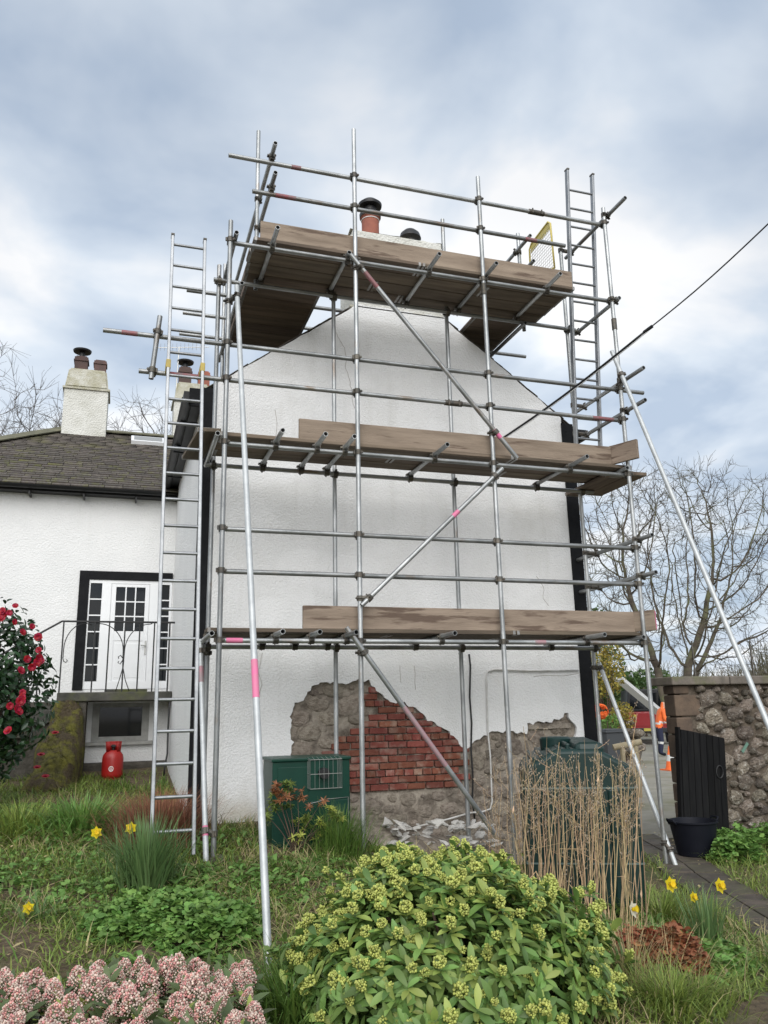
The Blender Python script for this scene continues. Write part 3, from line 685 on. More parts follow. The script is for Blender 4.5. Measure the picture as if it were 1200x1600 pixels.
drop = [(0, .020), (.008, .006), (.011, -.004), (.007, -.014), (0, -.017), (-.007, -.014), (-.011, -.004), (-.008, .006)]
MB().path([(gx_+rr*math.cos(math.radians(-97)+dx/rr), gy_+rr*math.sin(math.radians(-97)+dx/rr), g0+.12+dz) for dx, dz in drop], .004, 5, close=True).build('flame_emblem', M_lab, gb)
# ------------------------------------------------------------------ scaffold
SF, SI, R_ = 7.50, 8.35, .02415
L1, L2, L3 = 2.27, 4.165, 6.335
scaf = thing('scaffold', 'three lift galvanised tube scaffold with timber boards wrapping the gable', 'scaffold', (3.1, 7.9, .2))
LF = SF+.052                      # front ledgers and rails run behind the front standards
LI = SI-.052                      # inner ledgers run in front of the inner standards
def tube(name, p0, p1, mat=None):
    p0, p1 = Vector(p0), Vector(p1); c = (p0+p1)/2; h = (p1-p0).length/2
    me = MB().pipe((0, 0, -h), (0, 0, h), R_).mesh(name, 50); me.materials.append(mat or M_galv)
    o = inst(name, me, Matrix.Translation(c) @ basis(p1-p0).to_4x4(), scaf); return o
def coupler(par, pa, da, pb, db, flip=1):
    pa, pb, da, db = Vector(pa), Vector(pb), Vector(da).normalized(), Vector(db).normalized()
    mb = MB()
    for p, d, q in ((pa, da, pb), (pb, db, pa)):
        mb.tube(p-d*.026, p+d*.026, .0325, n=12)
        n = (p-q); n = n-d*n.dot(d)
        if n.length < 1e-4: n = basis(d).col[0]
        n.normalize(); s = d.cross(n)*flip
        b = p+s*.036-n*.02                       # bolt lug, swing bolt and flanged nut
        mb.tube(b-n*.012, b+n*.055, .007, n=6); mb.tube(b+n*.032, b+n*.046, .015, n=6)
        mb.tube(p-s*.040-d*.02, p-s*.040+d*.02, .010, n=6)
    mb.tube(pa.lerp(pb, .25), pa.lerp(pb, .75), .026, n=8)
    return mb.build('coupler', M_coup, par, smooth=40)
def band(par, p0, p1, ta, tb, mat=None, label=None):
    p0, p1 = Vector(p0), Vector(p1)
    o = MB().pipe(p0.lerp(p1, ta), p0.lerp(p1, tb), R_+.0009, .0006).build('paint_band', mat or M_pink, par, smooth=50)
    return o
XV, XH, XT = (0, 0, 1), (1, 0, 0), (0, 1, 0)
SX = [(.877, 6.57, .36), (2.214, 7.98, .22), (3.725, 7.68, .02), (5.412, 7.59, .0)]
IX = [(.862, 6.54, .40), (2.19, 6.36, .2), (3.62, 7.64, .0), (5.30, 7.48, .0)]
ST = [tube('standard', (x, SF, z0+.03), (x, SF, z1)) for x, z1, z0 in SX]
IT = [tube('standard', (x, SI, z0+.03), (x, SI, z1)) for x, z1, z0 in IX]
for (x, z1, z0), y in [(s, SF) for s in SX]+[(s, SI) for s in IX]:
    g0 = gzn(x, y)+.0
    MB().box((x-.075, y-.075, g0-.02), (x+.075, y+.075, g0+.012)).tube((x, y, g0+.012), (x, y, g0+.06), .018, n=8).build('base_plate', M_coup, scaf)
ring_px = lambda x, z: None
# joint sleeves on standards
for i, z in ((2, 6.22), (3, 6.02)):
    MB().tube((SX[i][0], SF, z-.07), (SX[i][0], SF, z+.07), .031, n=12).build('joint_sleeve', M_coup, ST[i], smooth=40)
# front rails: (z, x0, x1, name)
rails = [(7.385, .84, 5.44, 'guard_rail'), (7.0, 1.10, 4.86, 'guard_rail'), (L3+.015, .90, 5.37, 'ledger'),
         (5.205, -.295, 5.76, 'guard_rail'), (4.825, .05, 5.36, 'guard_rail'), (L2, .86, 5.40, 'ledger'),
         (3.315, .855, 5.45, 'guard_rail'), (2.91, .86, 5.46, 'guard_rail'), (L1, .85, 5.42, 'ledger')]
RT = []
for z, x0, x1, n in rails:
    o = tube(n, (x0, LF, z), (x1, LF, z)); RT.append(o)
    for x, z1, z0 in SX:
        if z1 > z+.03 and x0-.06 < x < x1+.06: coupler(o, (x, SF, z), XV, (x, LF, z), XH)
for z, x in ((7.385, 4.5), (4.825, 3.31), ):
    MB().tube((x-.1, LF, z), (x+.1, LF, z), .031, n=12).tube((x-.06, LF-.03, z-.03), (x-.06, LF-.03, z+.03), .01, n=6).tube((x+.06, LF-.03, z-.03), (x+.06, LF-.03, z+.03), .01, n=6).build('joint_sleeve', M_coup, RT[0 if z > 6 else 4], smooth=40)
# inner ledgers
for z, x0, x1 in ((L3-.01, .80, 5.39), (L2, .78, 5.45), (L1, .78, 5.36)):
    o = tube('ledger', (x0, LI, z), (x1, LI, z))
    for x, z1, z0 in IX:
        if z1 > z-.1: coupler(o, (x, SI, z), XV, (x, LI, z), XH, -1)
# transoms: near tips read off the lifts
def transom(x, z, y0=7.18, y1=8.44, cp=True):
    o = tube('transom', (x, y0, z), (x, y1, z))
    if cp:
        coupler(o, (x, LF, z-.05), XH, (x, LF, z), XT); coupler(o, (x, LI, z-.05), XH, (x, LI, z), XT)
    return o
for u, v in ((442, 662), (509, 671), (554, 674), (699, 689), (917, 708)): transom(at(u, v, Y=7.18).x, L2+.052)
for u, v in ((442, 987), (500, 991), (557, 988), (711, 989), (945, 992)): transom(at(u, v, Y=7.2).x, L1+.052, 7.2)
for u, v in ((434, 371), (556, 396), (686, 378), (777, 432), (877, 443)): transom(at(u, v, Y=7.22).x, L3+.062, 7.22 if u != 556 else 7.46)
for z in (L1+.052, L2+.052, L3+.06): transom(.80 if z < 6 else .93, z, 7.42, 8.5, False)
transom(5.36, L1+.052, 7.44, 8.45, False); transom(5.36, L2+.052, 7.44, 8.45, False)
# side returns, right: guard rails along the depth
xr = SX[3][0]+.052
for z, y0, y1 in ((7.49, 7.12, 8.50), (L3+.0, 7.42, 8.42), (5.305, 7.11, 8.54), (4.93, 7.14, 8.45), (3.41, 7.26, 8.80), (3.0, 7.26, 8.80)):
    o = tube('guard_rail' if z != L3 else 'transom', (xr, y0, z), (xr, y1, z)); coupler(o, (SX[3][0], SF, z), XV, (xr, SF, z), XT); coupler(o, (IX[3][0], SI, z), XV, (xr, SI, z), XT)
# left return of the top lift
b1 = tube('standard', (1.275, SI, 6.30), (1.275, SI, 8.40))
for z, y0 in ((7.47, 7.33), (7.09, 7.30)):
    o = tube('guard_rail', (1.30, y0, z), (1.30, 10.3, z)); coupler(o, (1.30, LF, z-.06), XH, (1.30, LF, z), XT)
    coupler(o, (1.275, SI, z), XV, (1.30, SI, z), XT)
for x in (1.10,): tube('ledger', (x, 8.2, L3-.06), (x, 10.35, L3-.06))
for x0, x1, y in ((.55, 2.46, 8.92), (.55, 2.28, 9.5), (.55, 2.1, 10.1)): tube('transom', (x0, y, L3+.155), (x1, y, L3+.155))
tube('standard', (1.12, 10.1, 5.0), (1.12, 10.1, 7.6))
# right return of the top lift
for z in (7.1,): 
    o = tube('guard_rail', (4.74, 8.1, z), (4.74, 9.6, z))
b2 = tube('standard', (4.735, SI+.1, 6.30), (4.735, SI+.1, 7.70)); coupler(b2, (4.735, SI+.1, 7.42), XV, (4.69, SI+.1, 7.42), XT)
tube('guard_rail', (4.69, 8.05, 7.42), (4.69, 9.5, 7.42))
tube('ledger', (4.62, 8.2, L3-.06), (4.62, 9.55, L3-.06)); tube('transom', (3.95, 9.22, L3+.0), (5.16, 9.22, L3+.0))
# braces in front of the standards
BY = SF-.052
def brace(name, pa, pb, ya=BY, yb=BY, mat=None, cps=()):
    a, b = at(*pa, Y=ya), at(*pb, Y=yb); o = tube(name, a, b, mat)
    for sx, t in cps:
        p = a.lerp(b, t); coupler(o, (sx, SF, p.z), XV, p, b-a)
    return o, a, b
o, a, b = brace('brace', (548, 398), (808, 716), cps=((2.214, .06), (3.725, .87))); band(o, a, b, .085, .16, M_red); band(o, a, b, .86, .90, M_pink)
o, a, b = brace('brace', (785, 732), (565, 946), cps=((3.725, .06), (2.214, .95))); band(o, a, b, .335, .375)
o, a, b = brace('brace', (541, 980), (777, 1308), cps=((2.214, .12),)); band(o, a, b, .38, .66, M_pinkd)
# rakers
a, b = at(370, 447, Y=7.44), Vector((.955, 5.10, .12)); b = atg(421, 1516); b.z -= .05
o = tube('raker', a, b, M_galvnew); coupler(o, (SX[0][0], SF, a.z-.15), XV, a.lerp(b, .025), b-a)
band(o, a, b, .675, .722)
a = at(956, 549, Y=7.42); b = at(1200, 1132, Y=5.7); d = (b-a); b = a+d*((a.z-.03)/(a.z-b.z))
o = tube('raker', a, b, M_galvnew); coupler(o, (SX[3][0], SF, a.z-.36), XV, a+d.normalized()*.38, d)
# diagonal braces in the end bays, to the feet of the front corner standards
a, b = at(936, 1036, Y=8.30), at(1056, 1353, Y=7.40); o = tube('brace', a, b, M_galvnew); coupler(o, (IX[3][0], SI, a.z-.05), XV, a.lerp(b, .03), b-a); coupler(o, (SX[3][0], SF, .25), XV, a.lerp(b, .93), b-a)
a, b = at(313, 1000, Y=8.26), at(322, 1347, Y=7.38); o = tube('brace', a, b, M_galvnew); coupler(o, (IX[0][0], SI, a.z-.12), XV, a.lerp(b, .06), b-a); coupler(o, (SX[0][0], SF, .62), XV, a.lerp(b, .88), b-a); band(o, a, b, .14, .22, M_pinkd); band(o, a, b, .86, .90)
# short leaning tie on the left outrigger rails
a, b = at(250, 494, Y=7.50), at(236, 592, Y=7.50); o = tube('tie_tube', a, b); coupler(o, (a.x-.02, LF, 5.205), XH, a.lerp(b, .25), b-a); coupler(o, (b.x+.02, LF, 4.825), XH, a.lerp(b, .86), b-a)
# coloured bands on the rails
def railband(i, u0, u1, mat=None):
    z, x0, x1, n = rails[i]
    xa, xb = at(u0, 700, Y=LF).x, at(u1, 700, Y=LF).x
    pa, pb = Vector((x0, LF, z)), Vector((x1, LF, z))
    v = [CAM+ray(u, 0)*0 for u in (u0,)]
    def solve(u):
        lo, hi = x0, x1
        for _ in range(40):
            m_ = (lo+hi)/2; d = Vector((m_, LF, z))-CAM; uu = 600+FPX*d.dot(rt)/d.dot(fw)
            if uu < u: lo = m_
            else: hi = m_
        return lo
    p, q = solve(u0), solve(u1); band(RT[i], (p, LF, z), (q, LF, z), 0, 1, mat)
railband(8, 353, 379); railband(8, 835, 852, M_pinkd); railband(4, 262, 312, M_red); railband(4, 925, 958, M_red); railband(0, 455, 470, M_red); railband(1, 820, 838, M_red); railband(3, 190, 215, M_red); railband(1, 430, 462, M_red)

# boards
def board(name, x0, y0, x1, y1, z, wd=.222, th=.038, mat=None, upright=False, hoop=True, tilt=0):
    a, b = Vector((x0, y0, z)), Vector((x1, y1, z)); Ln = (b-a).length
    n = max(4, int(Ln/.25)); mb = MB(); pr = [(-wd/2, 0), (wd/2, 0), (wd/2, th), (-wd/2, th)] if not upright else [(-th/2, 0), (th/2, 0), (th/2, wd), (-th/2, wd)]
    sd2 = random.uniform(0, 99); v = []
    for i in range(n+1):
        x = -Ln/2+Ln*i/n; wob = .006*noise.noise(Vector((x*.7, sd2, 0)))
        for q, z_ in pr: v.append((x, q+wob*(1 if upright else .6), z_+.5*wob+random.uniform(-.0012, .0012)))
    f = [(0, 3, 2, 1), tuple(n*4+k for k in range(4))]
    for i in range(n):
        for k in range(4): f.append((i*4+k, i*4+(k+1) % 4, (i+1)*4+(k+1) % 4, (i+1)*4+k))
    mb.add(v, f); me = mb.mesh(name); me.materials.append(mat or M_wood)
    ang = math.atan2(y1-y0, x1-x0)
    o = inst(name, me, Matrix.Translation((a+b)/2) @ Matrix.Rotation(ang, 4, 'Z') @ Matrix.Rotation(tilt, 4, 'X'), scaf)
    bv = o.modifiers.new('bevel', 'BEVEL'); bv.width = .004; bv.segments = 1
    if not upright:
        Mo = wm(o)
        for e_ in (-1, 1):
            MB().box((e_*(Ln/2-.02)-.014, -wd/2-.002, -.0015), (e_*(Ln/2-.02)+.014, wd/2+.002, th+.0025), Mo).build('end_band', M_hoop, o)
    return o
for L_, x0, x1, xs in ((L1+.078, .79, 5.46, (3.9, 2.6, 3.9)), (L2+.078, .79, 5.50, (4.0, 2.7, 4.1)), (L3+.088, 1.14, 4.93, (3.0, 3.9, 2.6))):
    for j in range(3 if L_ < 6 else 4):
        y = 7.655+.231*j if L_ < 6 else 7.655+.231*j; xm = (xs*2)[j]
        wd_ = .222; board('scaffold_board', x0+random.uniform(-.03, .05), y, xm-.004, y, L_, wd_); board('scaffold_board', xm+.004, y, x1+random.uniform(-.03, .03), y, L_, wd_)
# cross boards closing the ends of the lifts
board('scaffold_board', .74, 7.58, .66, 8.55, L2+.118, tilt=-.06)
board('scaffold_board', 5.62, 7.60, 5.62, 8.55, L2+.03); board('scaffold_board', 5.36, 7.70, 5.36, 8.62, L2+.02)
# toe boards on edge
board('toe_board', at(473, 970, Y=7.60).x, 7.60, 5.36, 7.60, L1+.118, upright=True, mat=M_toe)
board('toe_board', at(467, 675, Y=7.60).x, 7.60, 5.26, 7.60, L2+.118, upright=True, mat=M_toe)
board('toe_board', 1.20, 7.60, 4.94, 7.60, L3+.128, upright=True, mat=M_toe)
board('toe_board', 5.27, 7.62, 5.42, 7.30, L2+.13, upright=True, mat=M_toe); o = board('toe_board', 5.37, 7.60, 5.50, 7.40, L1+.122, upright=True, mat=M_toe)
o = MB().box((5.497, 7.392, L1+.135), (5.503, 7.43, L1+.33)).build('end_hoop', M_pink, o)
# returns of the top lift, boards running back past the chimney
for i in range(7): board('scaffold_board', 1.17, 8.575+.225*i, 2.06, 8.575+.225*i, L3+.06)
board('toe_board', 1.19, 8.48, 1.19, 10.1, L3+.10, upright=True, mat=M_toe)
for i in range(4): board('scaffold_board', 4.04, 8.575+.225*i, 4.70, 8.575+.225*i, L3+.06)

# ------------------------------------------------------------------ ladders
def ladder(label, bl, tl, wid_b, wid_t, n, zoff, ties=None):
    bl, tl = Vector(bl), Vector(tl); d = tl-bl
    root = thing('ladder', label, 'ladder', bl, 'aluminium ladders on the scaffold')
    br, tr = bl+Vector((wid_b, 0, 0)), tl+Vector((wid_t, 0, 0))
    for p, q in ((bl, tl), (br, tr)):
        s = MB(); B = basis(q-p, (1, 0, 0)); h = (q-p).length
        Mx = Matrix.Translation(p) @ B.to_4x4()
        s.box((-.0145, -.033, 0), (.0145, .033, h), Mx); st = s.build('stile', M_alu, root, bevel=.006)
        MB().box((-.017, -.036, h), (.017, .036, h+.02), Mx).build('end_cap', M_coup, st)
    for i in range(n):
        t = (i*.252+zoff)/d.length
        if t > .99: break
        a, b = bl.lerp(tl, t), br.lerp(tr, t); MB().tube(a, b, .0145, n=10).build('rung', M_alu, root, smooth=40)
    if ties:
        for z in ties:
            t = (z-bl.z)/d.z
            for p, q in ((bl, tl), (br, tr)):
                c = p.lerp(q, t); MB().box((c.x-.022, c.y-.04, c.z-.045), (c.x+.022, c.y+.13, c.z+.045)).build('tie_strap', M_yels, root, bevel=.008)
    return root
lb = at(302, 1336, Y=6.84); lt_r = at(320, 378, Y=7.58)
lbl = at(240, 1210, Y=6.92); ltl = at(270, 370, Y=7.58)
dd = ltl-lbl; foot_l = lbl-dd*((lbl.z-lb.z)/dd.z)
ladder('tall metal ladder leaning left of the gable, tied with yellow straps', foot_l, ltl, lb.x-foot_l.x, lt_r.x-ltl.x, 26, .18, ties=(4.85,))
t5 = L2+.118
ladder('metal ladder rising from the middle lift at the right end', (5.16, 8.17, t5), (5.165, 7.84, 8.31), .335, .37, 18, .25)

# yellow ladder-access gate
ga = [Vector((4.86, 7.82, 6.86)), Vector((4.86, 8.42, 6.86)), Vector((4.86, 8.36, 7.50)), Vector((4.86, 7.86, 7.54))]
gt = thing('safety_gate', 'yellow framed wire mesh safety gate on the top lift by the ladder', 'gate', (4.86, 8.1, 6.5))
MB().path([ga[0], ga[1], ga[2]+Vector((0, .03, -.05)), ga[2]+Vector((0, -.03, 0)), ga[3]+Vector((0, .03, .0)), ga[3]+Vector((0, -.02, -.05))], .013, 8, close=True).build('frame', M_yel, gt, smooth=True)
MB().add([ga[3]+Vector((.0, .02, -.01)), ga[2]+Vector((0, -.01, -.01)), ga[2]+Vector((0, .0, -.12)), ga[3]+Vector((0, .0, -.12))], [(0, 1, 2, 3)]).build('sign_panel', M_yel, gt).modifiers.new('s', 'SOLIDIFY').thickness = .004
wr = MB()
for i in range(1, 12):
    t = i/12; wr.tube(ga[0].lerp(ga[1], t), ga[3].lerp(ga[2], t)-Vector((0, 0, .1)), .0028, n=4)
for i in range(1, 14):
    t = i/15; wr.tube(ga[0].lerp(ga[3], t), ga[1].lerp(ga[2], t), .0028, n=4)
wr.build('mesh_wires', M_vent, gt)
for z in (6.5,): MB().tube((4.86, 7.86, 6.47), (4.86, 7.86, 6.88), .016, n=8).tube((4.86, 8.15, 6.47), (4.86, 8.15, 6.88), .016, n=8).build('post', M_yel, gt)

# ------------------------------------------------------------------ overhead cable
p0, p1, p2 = at(748, 709, Y=8.79), at(1012, 515, Y=6.45), at(1200, 350, Y=5.0)
far = p2+(p2-p1)*4
cb_ = thing('overhead_cable', 'black overhead service cable slanting up to the right from the gable', 'cable', p0)
pts = [p1.lerp(p2, t)-Vector((0, 0, .03*math.sin(math.pi*t))) for t in np.linspace(0, 1, 8)]+[p2.lerp(far, t) for t in (.3, .6, 1)]
MB().path(pts, .007, 6).build('line', M_cable, cb_, smooth=True)
pts = [p0.lerp(p1, t)-Vector((0, 0, .05*math.sin(math.pi*t))) for t in np.linspace(0, 1, 14)]
MB().path(pts, .0135, 8).build('sleeve', M_cable, cb_, smooth=True)
MB().path([p+Vector((.004, .0, -.016)) for p in pts], .0055, 6).build('inner_wire', M_white, cb_, smooth=True)
MB().tube(p1+(p1-p0).normalized()*-.05, p1+(p1-p0).normalized()*.06, .018, n=8).build('end_grip', M_cable, cb_)
# lettering on the gas bottle, bent round its body
cu = bpy.data.curves.new('lettering', 'FONT'); cu.body = 'FLOGAS'; cu.size = .06; cu.align_x = 'CENTER'; cu.extrude = .0008; cu.resolution_u = 2
to = bpy.data.objects.new('tmp', cu); col.objects.link(to); dg = bpy.context.evaluated_depsgraph_get()
lm = bpy.data.meshes.new_from_object(to.evaluated_get(dg)); bpy.data.objects.remove(to)
for v in lm.vertices:
    th = math.radians(-97)+v.co.x/rr; q = rr+v.co.z
    v.co = Vector((gx_+q*math.cos(th), gy_+q*math.sin(th), g0+.028+v.co.y))
lm.materials.clear(); lm.materials.append(M_lab); put(bpy.data.objects.new('lettering', lm), gb)

# ------------------------------------------------------------------ boiler cabinet
BX0, BX1, BYF, BYB = 1.415, 2.15, 7.70, 8.20
bz0, bz1 = gzn(1.7, 7.8)-.03, 1.205
bo = thing('boiler_cabinet', 'dark green metal outdoor boiler cabinet against the gable', 'cabinet', (1.78, 7.95, bz0))
MB().box((BX0, BYF, bz0), (BX1, BYB, bz1-.03)).build('casing', M_greenm, bo, bevel=.006)
MB().box((BX0-.012, BYF-.018, bz1-.03), (BX1+.012, BYB+.01, bz1)).build('lid', M_greenm, bo, bevel=.008)
MB().box((BX0+.05, BYF-.010, bz0+.42), (BX0+.33, BYF, bz1-.08)).build('door_panel', M_greenm, bo, bevel=.004)
MB().box((BX0+.36, BYF-.006, bz0+.05), (BX1-.02, BYF, bz0+.40)).build('lower_panel', M_greenm, bo, bevel=.004)
MB().path([(BX0+.36, BYF-.008, bz0+.38), (BX0+.52, BYF-.008, bz0+.41), (BX1-.02, BYF-.008, bz0+.42), (BX1-.02, BYF-.008, bz0+.1)], .004, 4).build('panel_edge', M_vent, bo)
vx0, vx1, vz0, vz1 = at(482, 1210, Y=7.65).x, at(531, 1210, Y=7.65).x, at(500, 1231, Y=7.65).z, at(500, 1186, Y=7.65).z
v_ = MB(); vy = BYF-.13
for x in np.linspace(vx0, vx1, 8): v_.tube((x, vy, vz0), (x, vy, vz1), .0016, n=4); v_.path([(x, vy, vz1), (x, BYF-.005, vz1+.02)], .0016, 4)
for z in np.linspace(vz0, vz1, 3): v_.path([(vx0, BYF-.005, z), (vx0, vy, z), (vx1, vy, z), (vx1, BYF-.005, z)], .003, 5)
for x in (vx0, vx1):
    for y in np.linspace(vy, BYF-.01, 4): v_.tube((x, y, vz0), (x, y, vz1), .0016, n=4)
gr = v_.build('flue_guard', M_vent, bo)
MB().tube(((vx0+vx1)/2, BYF-.08, (vz0+vz1)/2), ((vx0+vx1)/2, BYF, (vz0+vz1)/2), .05, n=18).build('flue', M_cowl, gr, smooth=40)
MB().box((vx0-.01, BYF-.006, vz0-.02), (vx1+.01, BYF, vz1+.02)).build('flue_plate', M_greenm, gr)

# ------------------------------------------------------------------ oil tank
tk = thing('oil_tank', 'dark green plastic oil tank behind the dead stalks', 'oil tank', (3.42, 5.80, .04))
TM = Matrix.Translation((3.50, 5.86, .04)) @ Matrix.Rotation(math.radians(-26), 4, 'Z')
W_, H_ = .42, 1.15
prof = [(-W_, .02), (W_, .02), (W_+.02, .35), (W_+.02, H_-.10), (W_-.03, H_-.02), (.16, H_+.10), (-.16, H_+.10), (-W_+.03, H_-.02), (-W_-.02, H_-.10), (-W_-.02, .35)]
body = MB().prism(prof, 0, 1.35, TM).build('shell', M_tank, tk, bevel=.035); shade(body.data, 45)
MB().box((-.02, .015, H_-.12), (.22, 1.25, H_+.15), TM).build('top_hump', M_tank, tk, bevel=.05)
for i in range(5): MB().box((-.36+.07*i, .10, H_-.06), (-.325+.07*i, 1.2, H_+.04+.025*i), TM).build('moulded_rib', M_tank, tk, bevel=.012)
for x in (-.26, .0, .26): MB().box((x-.05, -.018, .1), (x+.05, .03, H_-.2), TM).build('moulded_rib', M_tank, tk, bevel=.015)
M_seam = pm('tank_seam', (.10, .15, .14), None, rough=.5)
for z in (.40, .95): MB().box((-W_-.024, -.004, z), (W_+.024, 1.36, z+.012), TM).build('seam', M_seam, tk)
MB().lathe([(.13, H_+.06), (.135, H_+.155), (.12, H_+.17), (.03, H_+.175)], (0, 0, 0), 24, TM @ Matrix.Translation((-.12, .75, 0))).build('filler_cap', M_tank, tk, smooth=35)

# ------------------------------------------------------------------ boundary wall, gate, bucket
wl = thing('stone_wall', 'mortared rubble stone boundary wall with flat coping on the right', 'wall', (7.5, 8.55, 0))
WF, WB, WX, WT = 8.33, 8.62, 6.335, 1.84
bm = bmesh.new(); nx, nz_ = 110, 46; vv = []
for j in range(nz_+1):
    vv.append([bm.verts.new((WX+.10+(4.3)*i/nx, WF+.012-.03*noise.fractal(Vector((i*.22, j*.22, 7)), 1, 2, 4), WT*j/nz_)) for i in range(nx+1)])
for j in range(nz_):
    for i in range(nx): bm.faces.new((vv[j][i], vv[j][i+1], vv[j+1][i+1], vv[j+1][i]))
me = bpy.data.meshes.new('mortar_bed'); bm.to_mesh(me); bm.free(); me.materials.append(M_wallm); shade(me, True); put(bpy.data.objects.new('mortar_bed', me), wl)
MB().box((WX+.14, WF+.05, -.1), (10.45, WB, WT)).build('core', M_wallm, wl)
ST_ = [rock(20+i, 2, .42) for i in range(12)]
for m_ in ST_: m_.materials.append(M_stone)
ex = []
for x, z, r in pack(lambda x, z, r: WX+.30+r*.6 < x < 10.4 and .02 < z-r*.5 and z+r*.55 < WT, ((6.3, 10.4), (.03, 1.85)), (.125, .10, .08, .062, .05, .04, .031), 1300, ex):
    if x < 8.0 or r > .06:
        inst('stone', random.choice(ST_), xf((x, WF+.02+random.uniform(-.012, .012), z), 0, (r*1.0, random.uniform(.055, .10), r*random.uniform(.68, .84)), 0, random.uniform(-.5, .5)), wl)
z = -.05; i = 0
while z < WT-.02:
    h = min(random.uniform(.20, .32), WT-z); wdt = .22 if i % 2 else .36
    MB().add([(WX-.005, WF-.02, z+.006), (WX+wdt, WF-.02, z+.006), (WX+wdt, WB+.02, z+.006), (WX+.09, WB+.02, z+.006), (WX-.005, WF-.02, z+h-.006), (WX+wdt, WF-.02, z+h-.006), (WX+wdt, WB+.02, z+h-.006), (WX+.09, WB+.02, z+h-.006)], [(0, 3, 2, 1), (4, 5, 6, 7), (0, 1, 5, 4), (1, 2, 6, 5), (2, 3, 7, 6), (3, 0, 4, 7)]).build('quoin_stone', M_sand, wl, bevel=.016); z += h; i += 1
x = WX-.06
while x < 10.5:
    l_ = random.uniform(.7, 1.0); o = MB().box((x, WF-.09, WT), (x+l_-.012, WB+.09, WT+.10)).build('coping_stone', M_cope, wl, bevel=.014); o.matrix_basis = xf((0, 0, random.uniform(-.004, .004)), 0); x += l_
M_greenp = pm('green_tag', (.12, .22, .17), None, rough=.5)
o = MB().box((-.018, -.004, -.07), (.018, .004, .07)).build('green_tag', M_greenp); p = at(1164, 1168, Y=WF-.075); o.matrix_basis = xf(p, 0, 1, 0, .75); tag(o, 'small slanted green strip fixed on the stone wall', 'tag')
# wire fence above the wall
wf = MB()
for x in np.arange(6.9, 10.3, .9): wf.tube((x, 8.6, WT+.1), (x, 8.6, WT+.55), .012, n=5)
for z in np.arange(WT+.15, WT+.56, .1): wf.tube((6.9, 8.6, z), (10.3, 8.6, z+.01), .0022, n=4)
tag(wf.build('wire_fence', M_coup), 'thin wire fence standing on the stone wall coping', 'fence')
# gate leaf swung open against the wall
gt = thing('plank_gate', 'black vertical plank gate with sloping top swung against the stone wall', 'gate', (6.3, 8.2, .1))
GM = Matrix.Translation((6.215, 8.26, 0)) @ Matrix.Rotation(math.radians(-8), 4, 'Z') @ Matrix.Rotation(math.radians(4.2), 4, 'Y') @ Matrix.Diagonal((.93, 1, 1, 1))
npk = 7; wpk = .60/npk
for i in range(npk):
    x = i*wpk; zt = 1.335-.06*(x/.6)-.015*(x/.6)**2; zt2 = 1.335-.06*((x+wpk)/.6)-.015*((x+wpk)/.6)**2
    yy = random.uniform(-.004, .004)
    MB().prism([(x+.003, .10), (x+wpk-.003, .10), (x+wpk-.003, zt2), (x+.003, zt)], -.022+yy, yy, GM).build('plank', M_gatew, gt, bevel=.003)
for z in (.30, 1.02): MB().box((.0, .002, z), (.60, .03, z+.10), GM).build('ledge', M_gatew, gt)
MB().path([GM @ Vector((.50+.045*math.cos(a), -.032, .88+.07*math.sin(a))) for a in np.linspace(0, 2*math.pi, 16, endpoint=False)], .007, 6, close=True).build('ring_handle', M_iron, gt)
MB().box((-.03, -.02, .05), (-.004, .06, 1.36), GM).build('hanging_stile', M_gatew, gt)
# bucket
bk = thing('rubber_bucket', 'large black rubber bucket standing before the plank gate', 'bucket', (5.92, 7.72, .045))
bx_, by_ = 6.0, 7.78
o = MB().lathe([(.175, .05), (.185, .055), (.245, .375), (.26, .385), (.26, .40), (.24, .40), (.232, .38), (.17, .08), (.02, .075)], (bx_, by_, 0), 32).build('tub', M_rubber, bk, smooth=40)
MB().path([(bx_-.255, by_-.06, .37), (bx_-.29, by_-.05, .42), (bx_-.29, by_+.05, .42), (bx_-.255, by_+.06, .37)], .012, 6).build('handle', M_rubber, bk, smooth=True)
MB().path([(bx_+.255, by_-.06, .37), (bx_+.29, by_-.05, .42), (bx_+.29, by_+.05, .42), (bx_+.255, by_+.06, .37)], .012, 6).build('handle', M_rubber, bk, smooth=True)

# plaster rubble at the foot of the gable
rp = thing('rubble_pile', 'broken white plaster heaped at the foot of the exposed bricks', 'rubble', (3.2, 8.4, .12))
CH = [rock(40+i, 1, .5) for i in range(5)]
for m_ in CH: m_.materials.append(M_plas); shade(m_, 20)
for i in range(75):
    u, v = random.uniform(600, 775), random.uniform(1284, 1322)
    p = at(u, v, Y=random.uniform(8.1, 8.65)); p.z = max(p.z, gzn(p.x, p.y)+.02)
    s = random.uniform(.02, .07)
    inst('plaster_chunk', random.choice(CH), xf((p.x, p.y, p.z), random.uniform(0, 6), (s*1.4, s, s*.35), random.uniform(-.5, .5), random.uniform(-.5, .5)), rp)
bmh = MB()
for i in range(60):
    p = Vector((random.uniform(2.4, 4.2), random.uniform(8.1, 8.7), 0)); p.z = gzn(p.x, p.y)-.02
o = None
bm = bmesh.new(); bmesh.ops.create_grid(bm, x_segments=40, y_segments=14, size=.5)
for v in bm.verts:
    x, y = v.co.x*2, v.co.y*2; v.co = Vector((3.1+x*1.35, 8.45+y*.40, 0)); e_ = max(0, 1-x*x)*max(0, 1-max(0, -y)**2); v.co.z = gzn(v.co.x, v.co.y)-.03+.16*e_+.03*noise.fractal(v.co*6, 1, 2, 3)
me = bpy.data.meshes.new('spoil'); bm.to_mesh(me); bm.free(); me.materials.append(M_mort); put(bpy.data.objects.new('spoil', me), rp)

# ------------------------------------------------------------------ beyond the gateway
def far(u, v, w_):             # a point w_ metres in front of the camera
    return CAM+ray(u, v)*w_
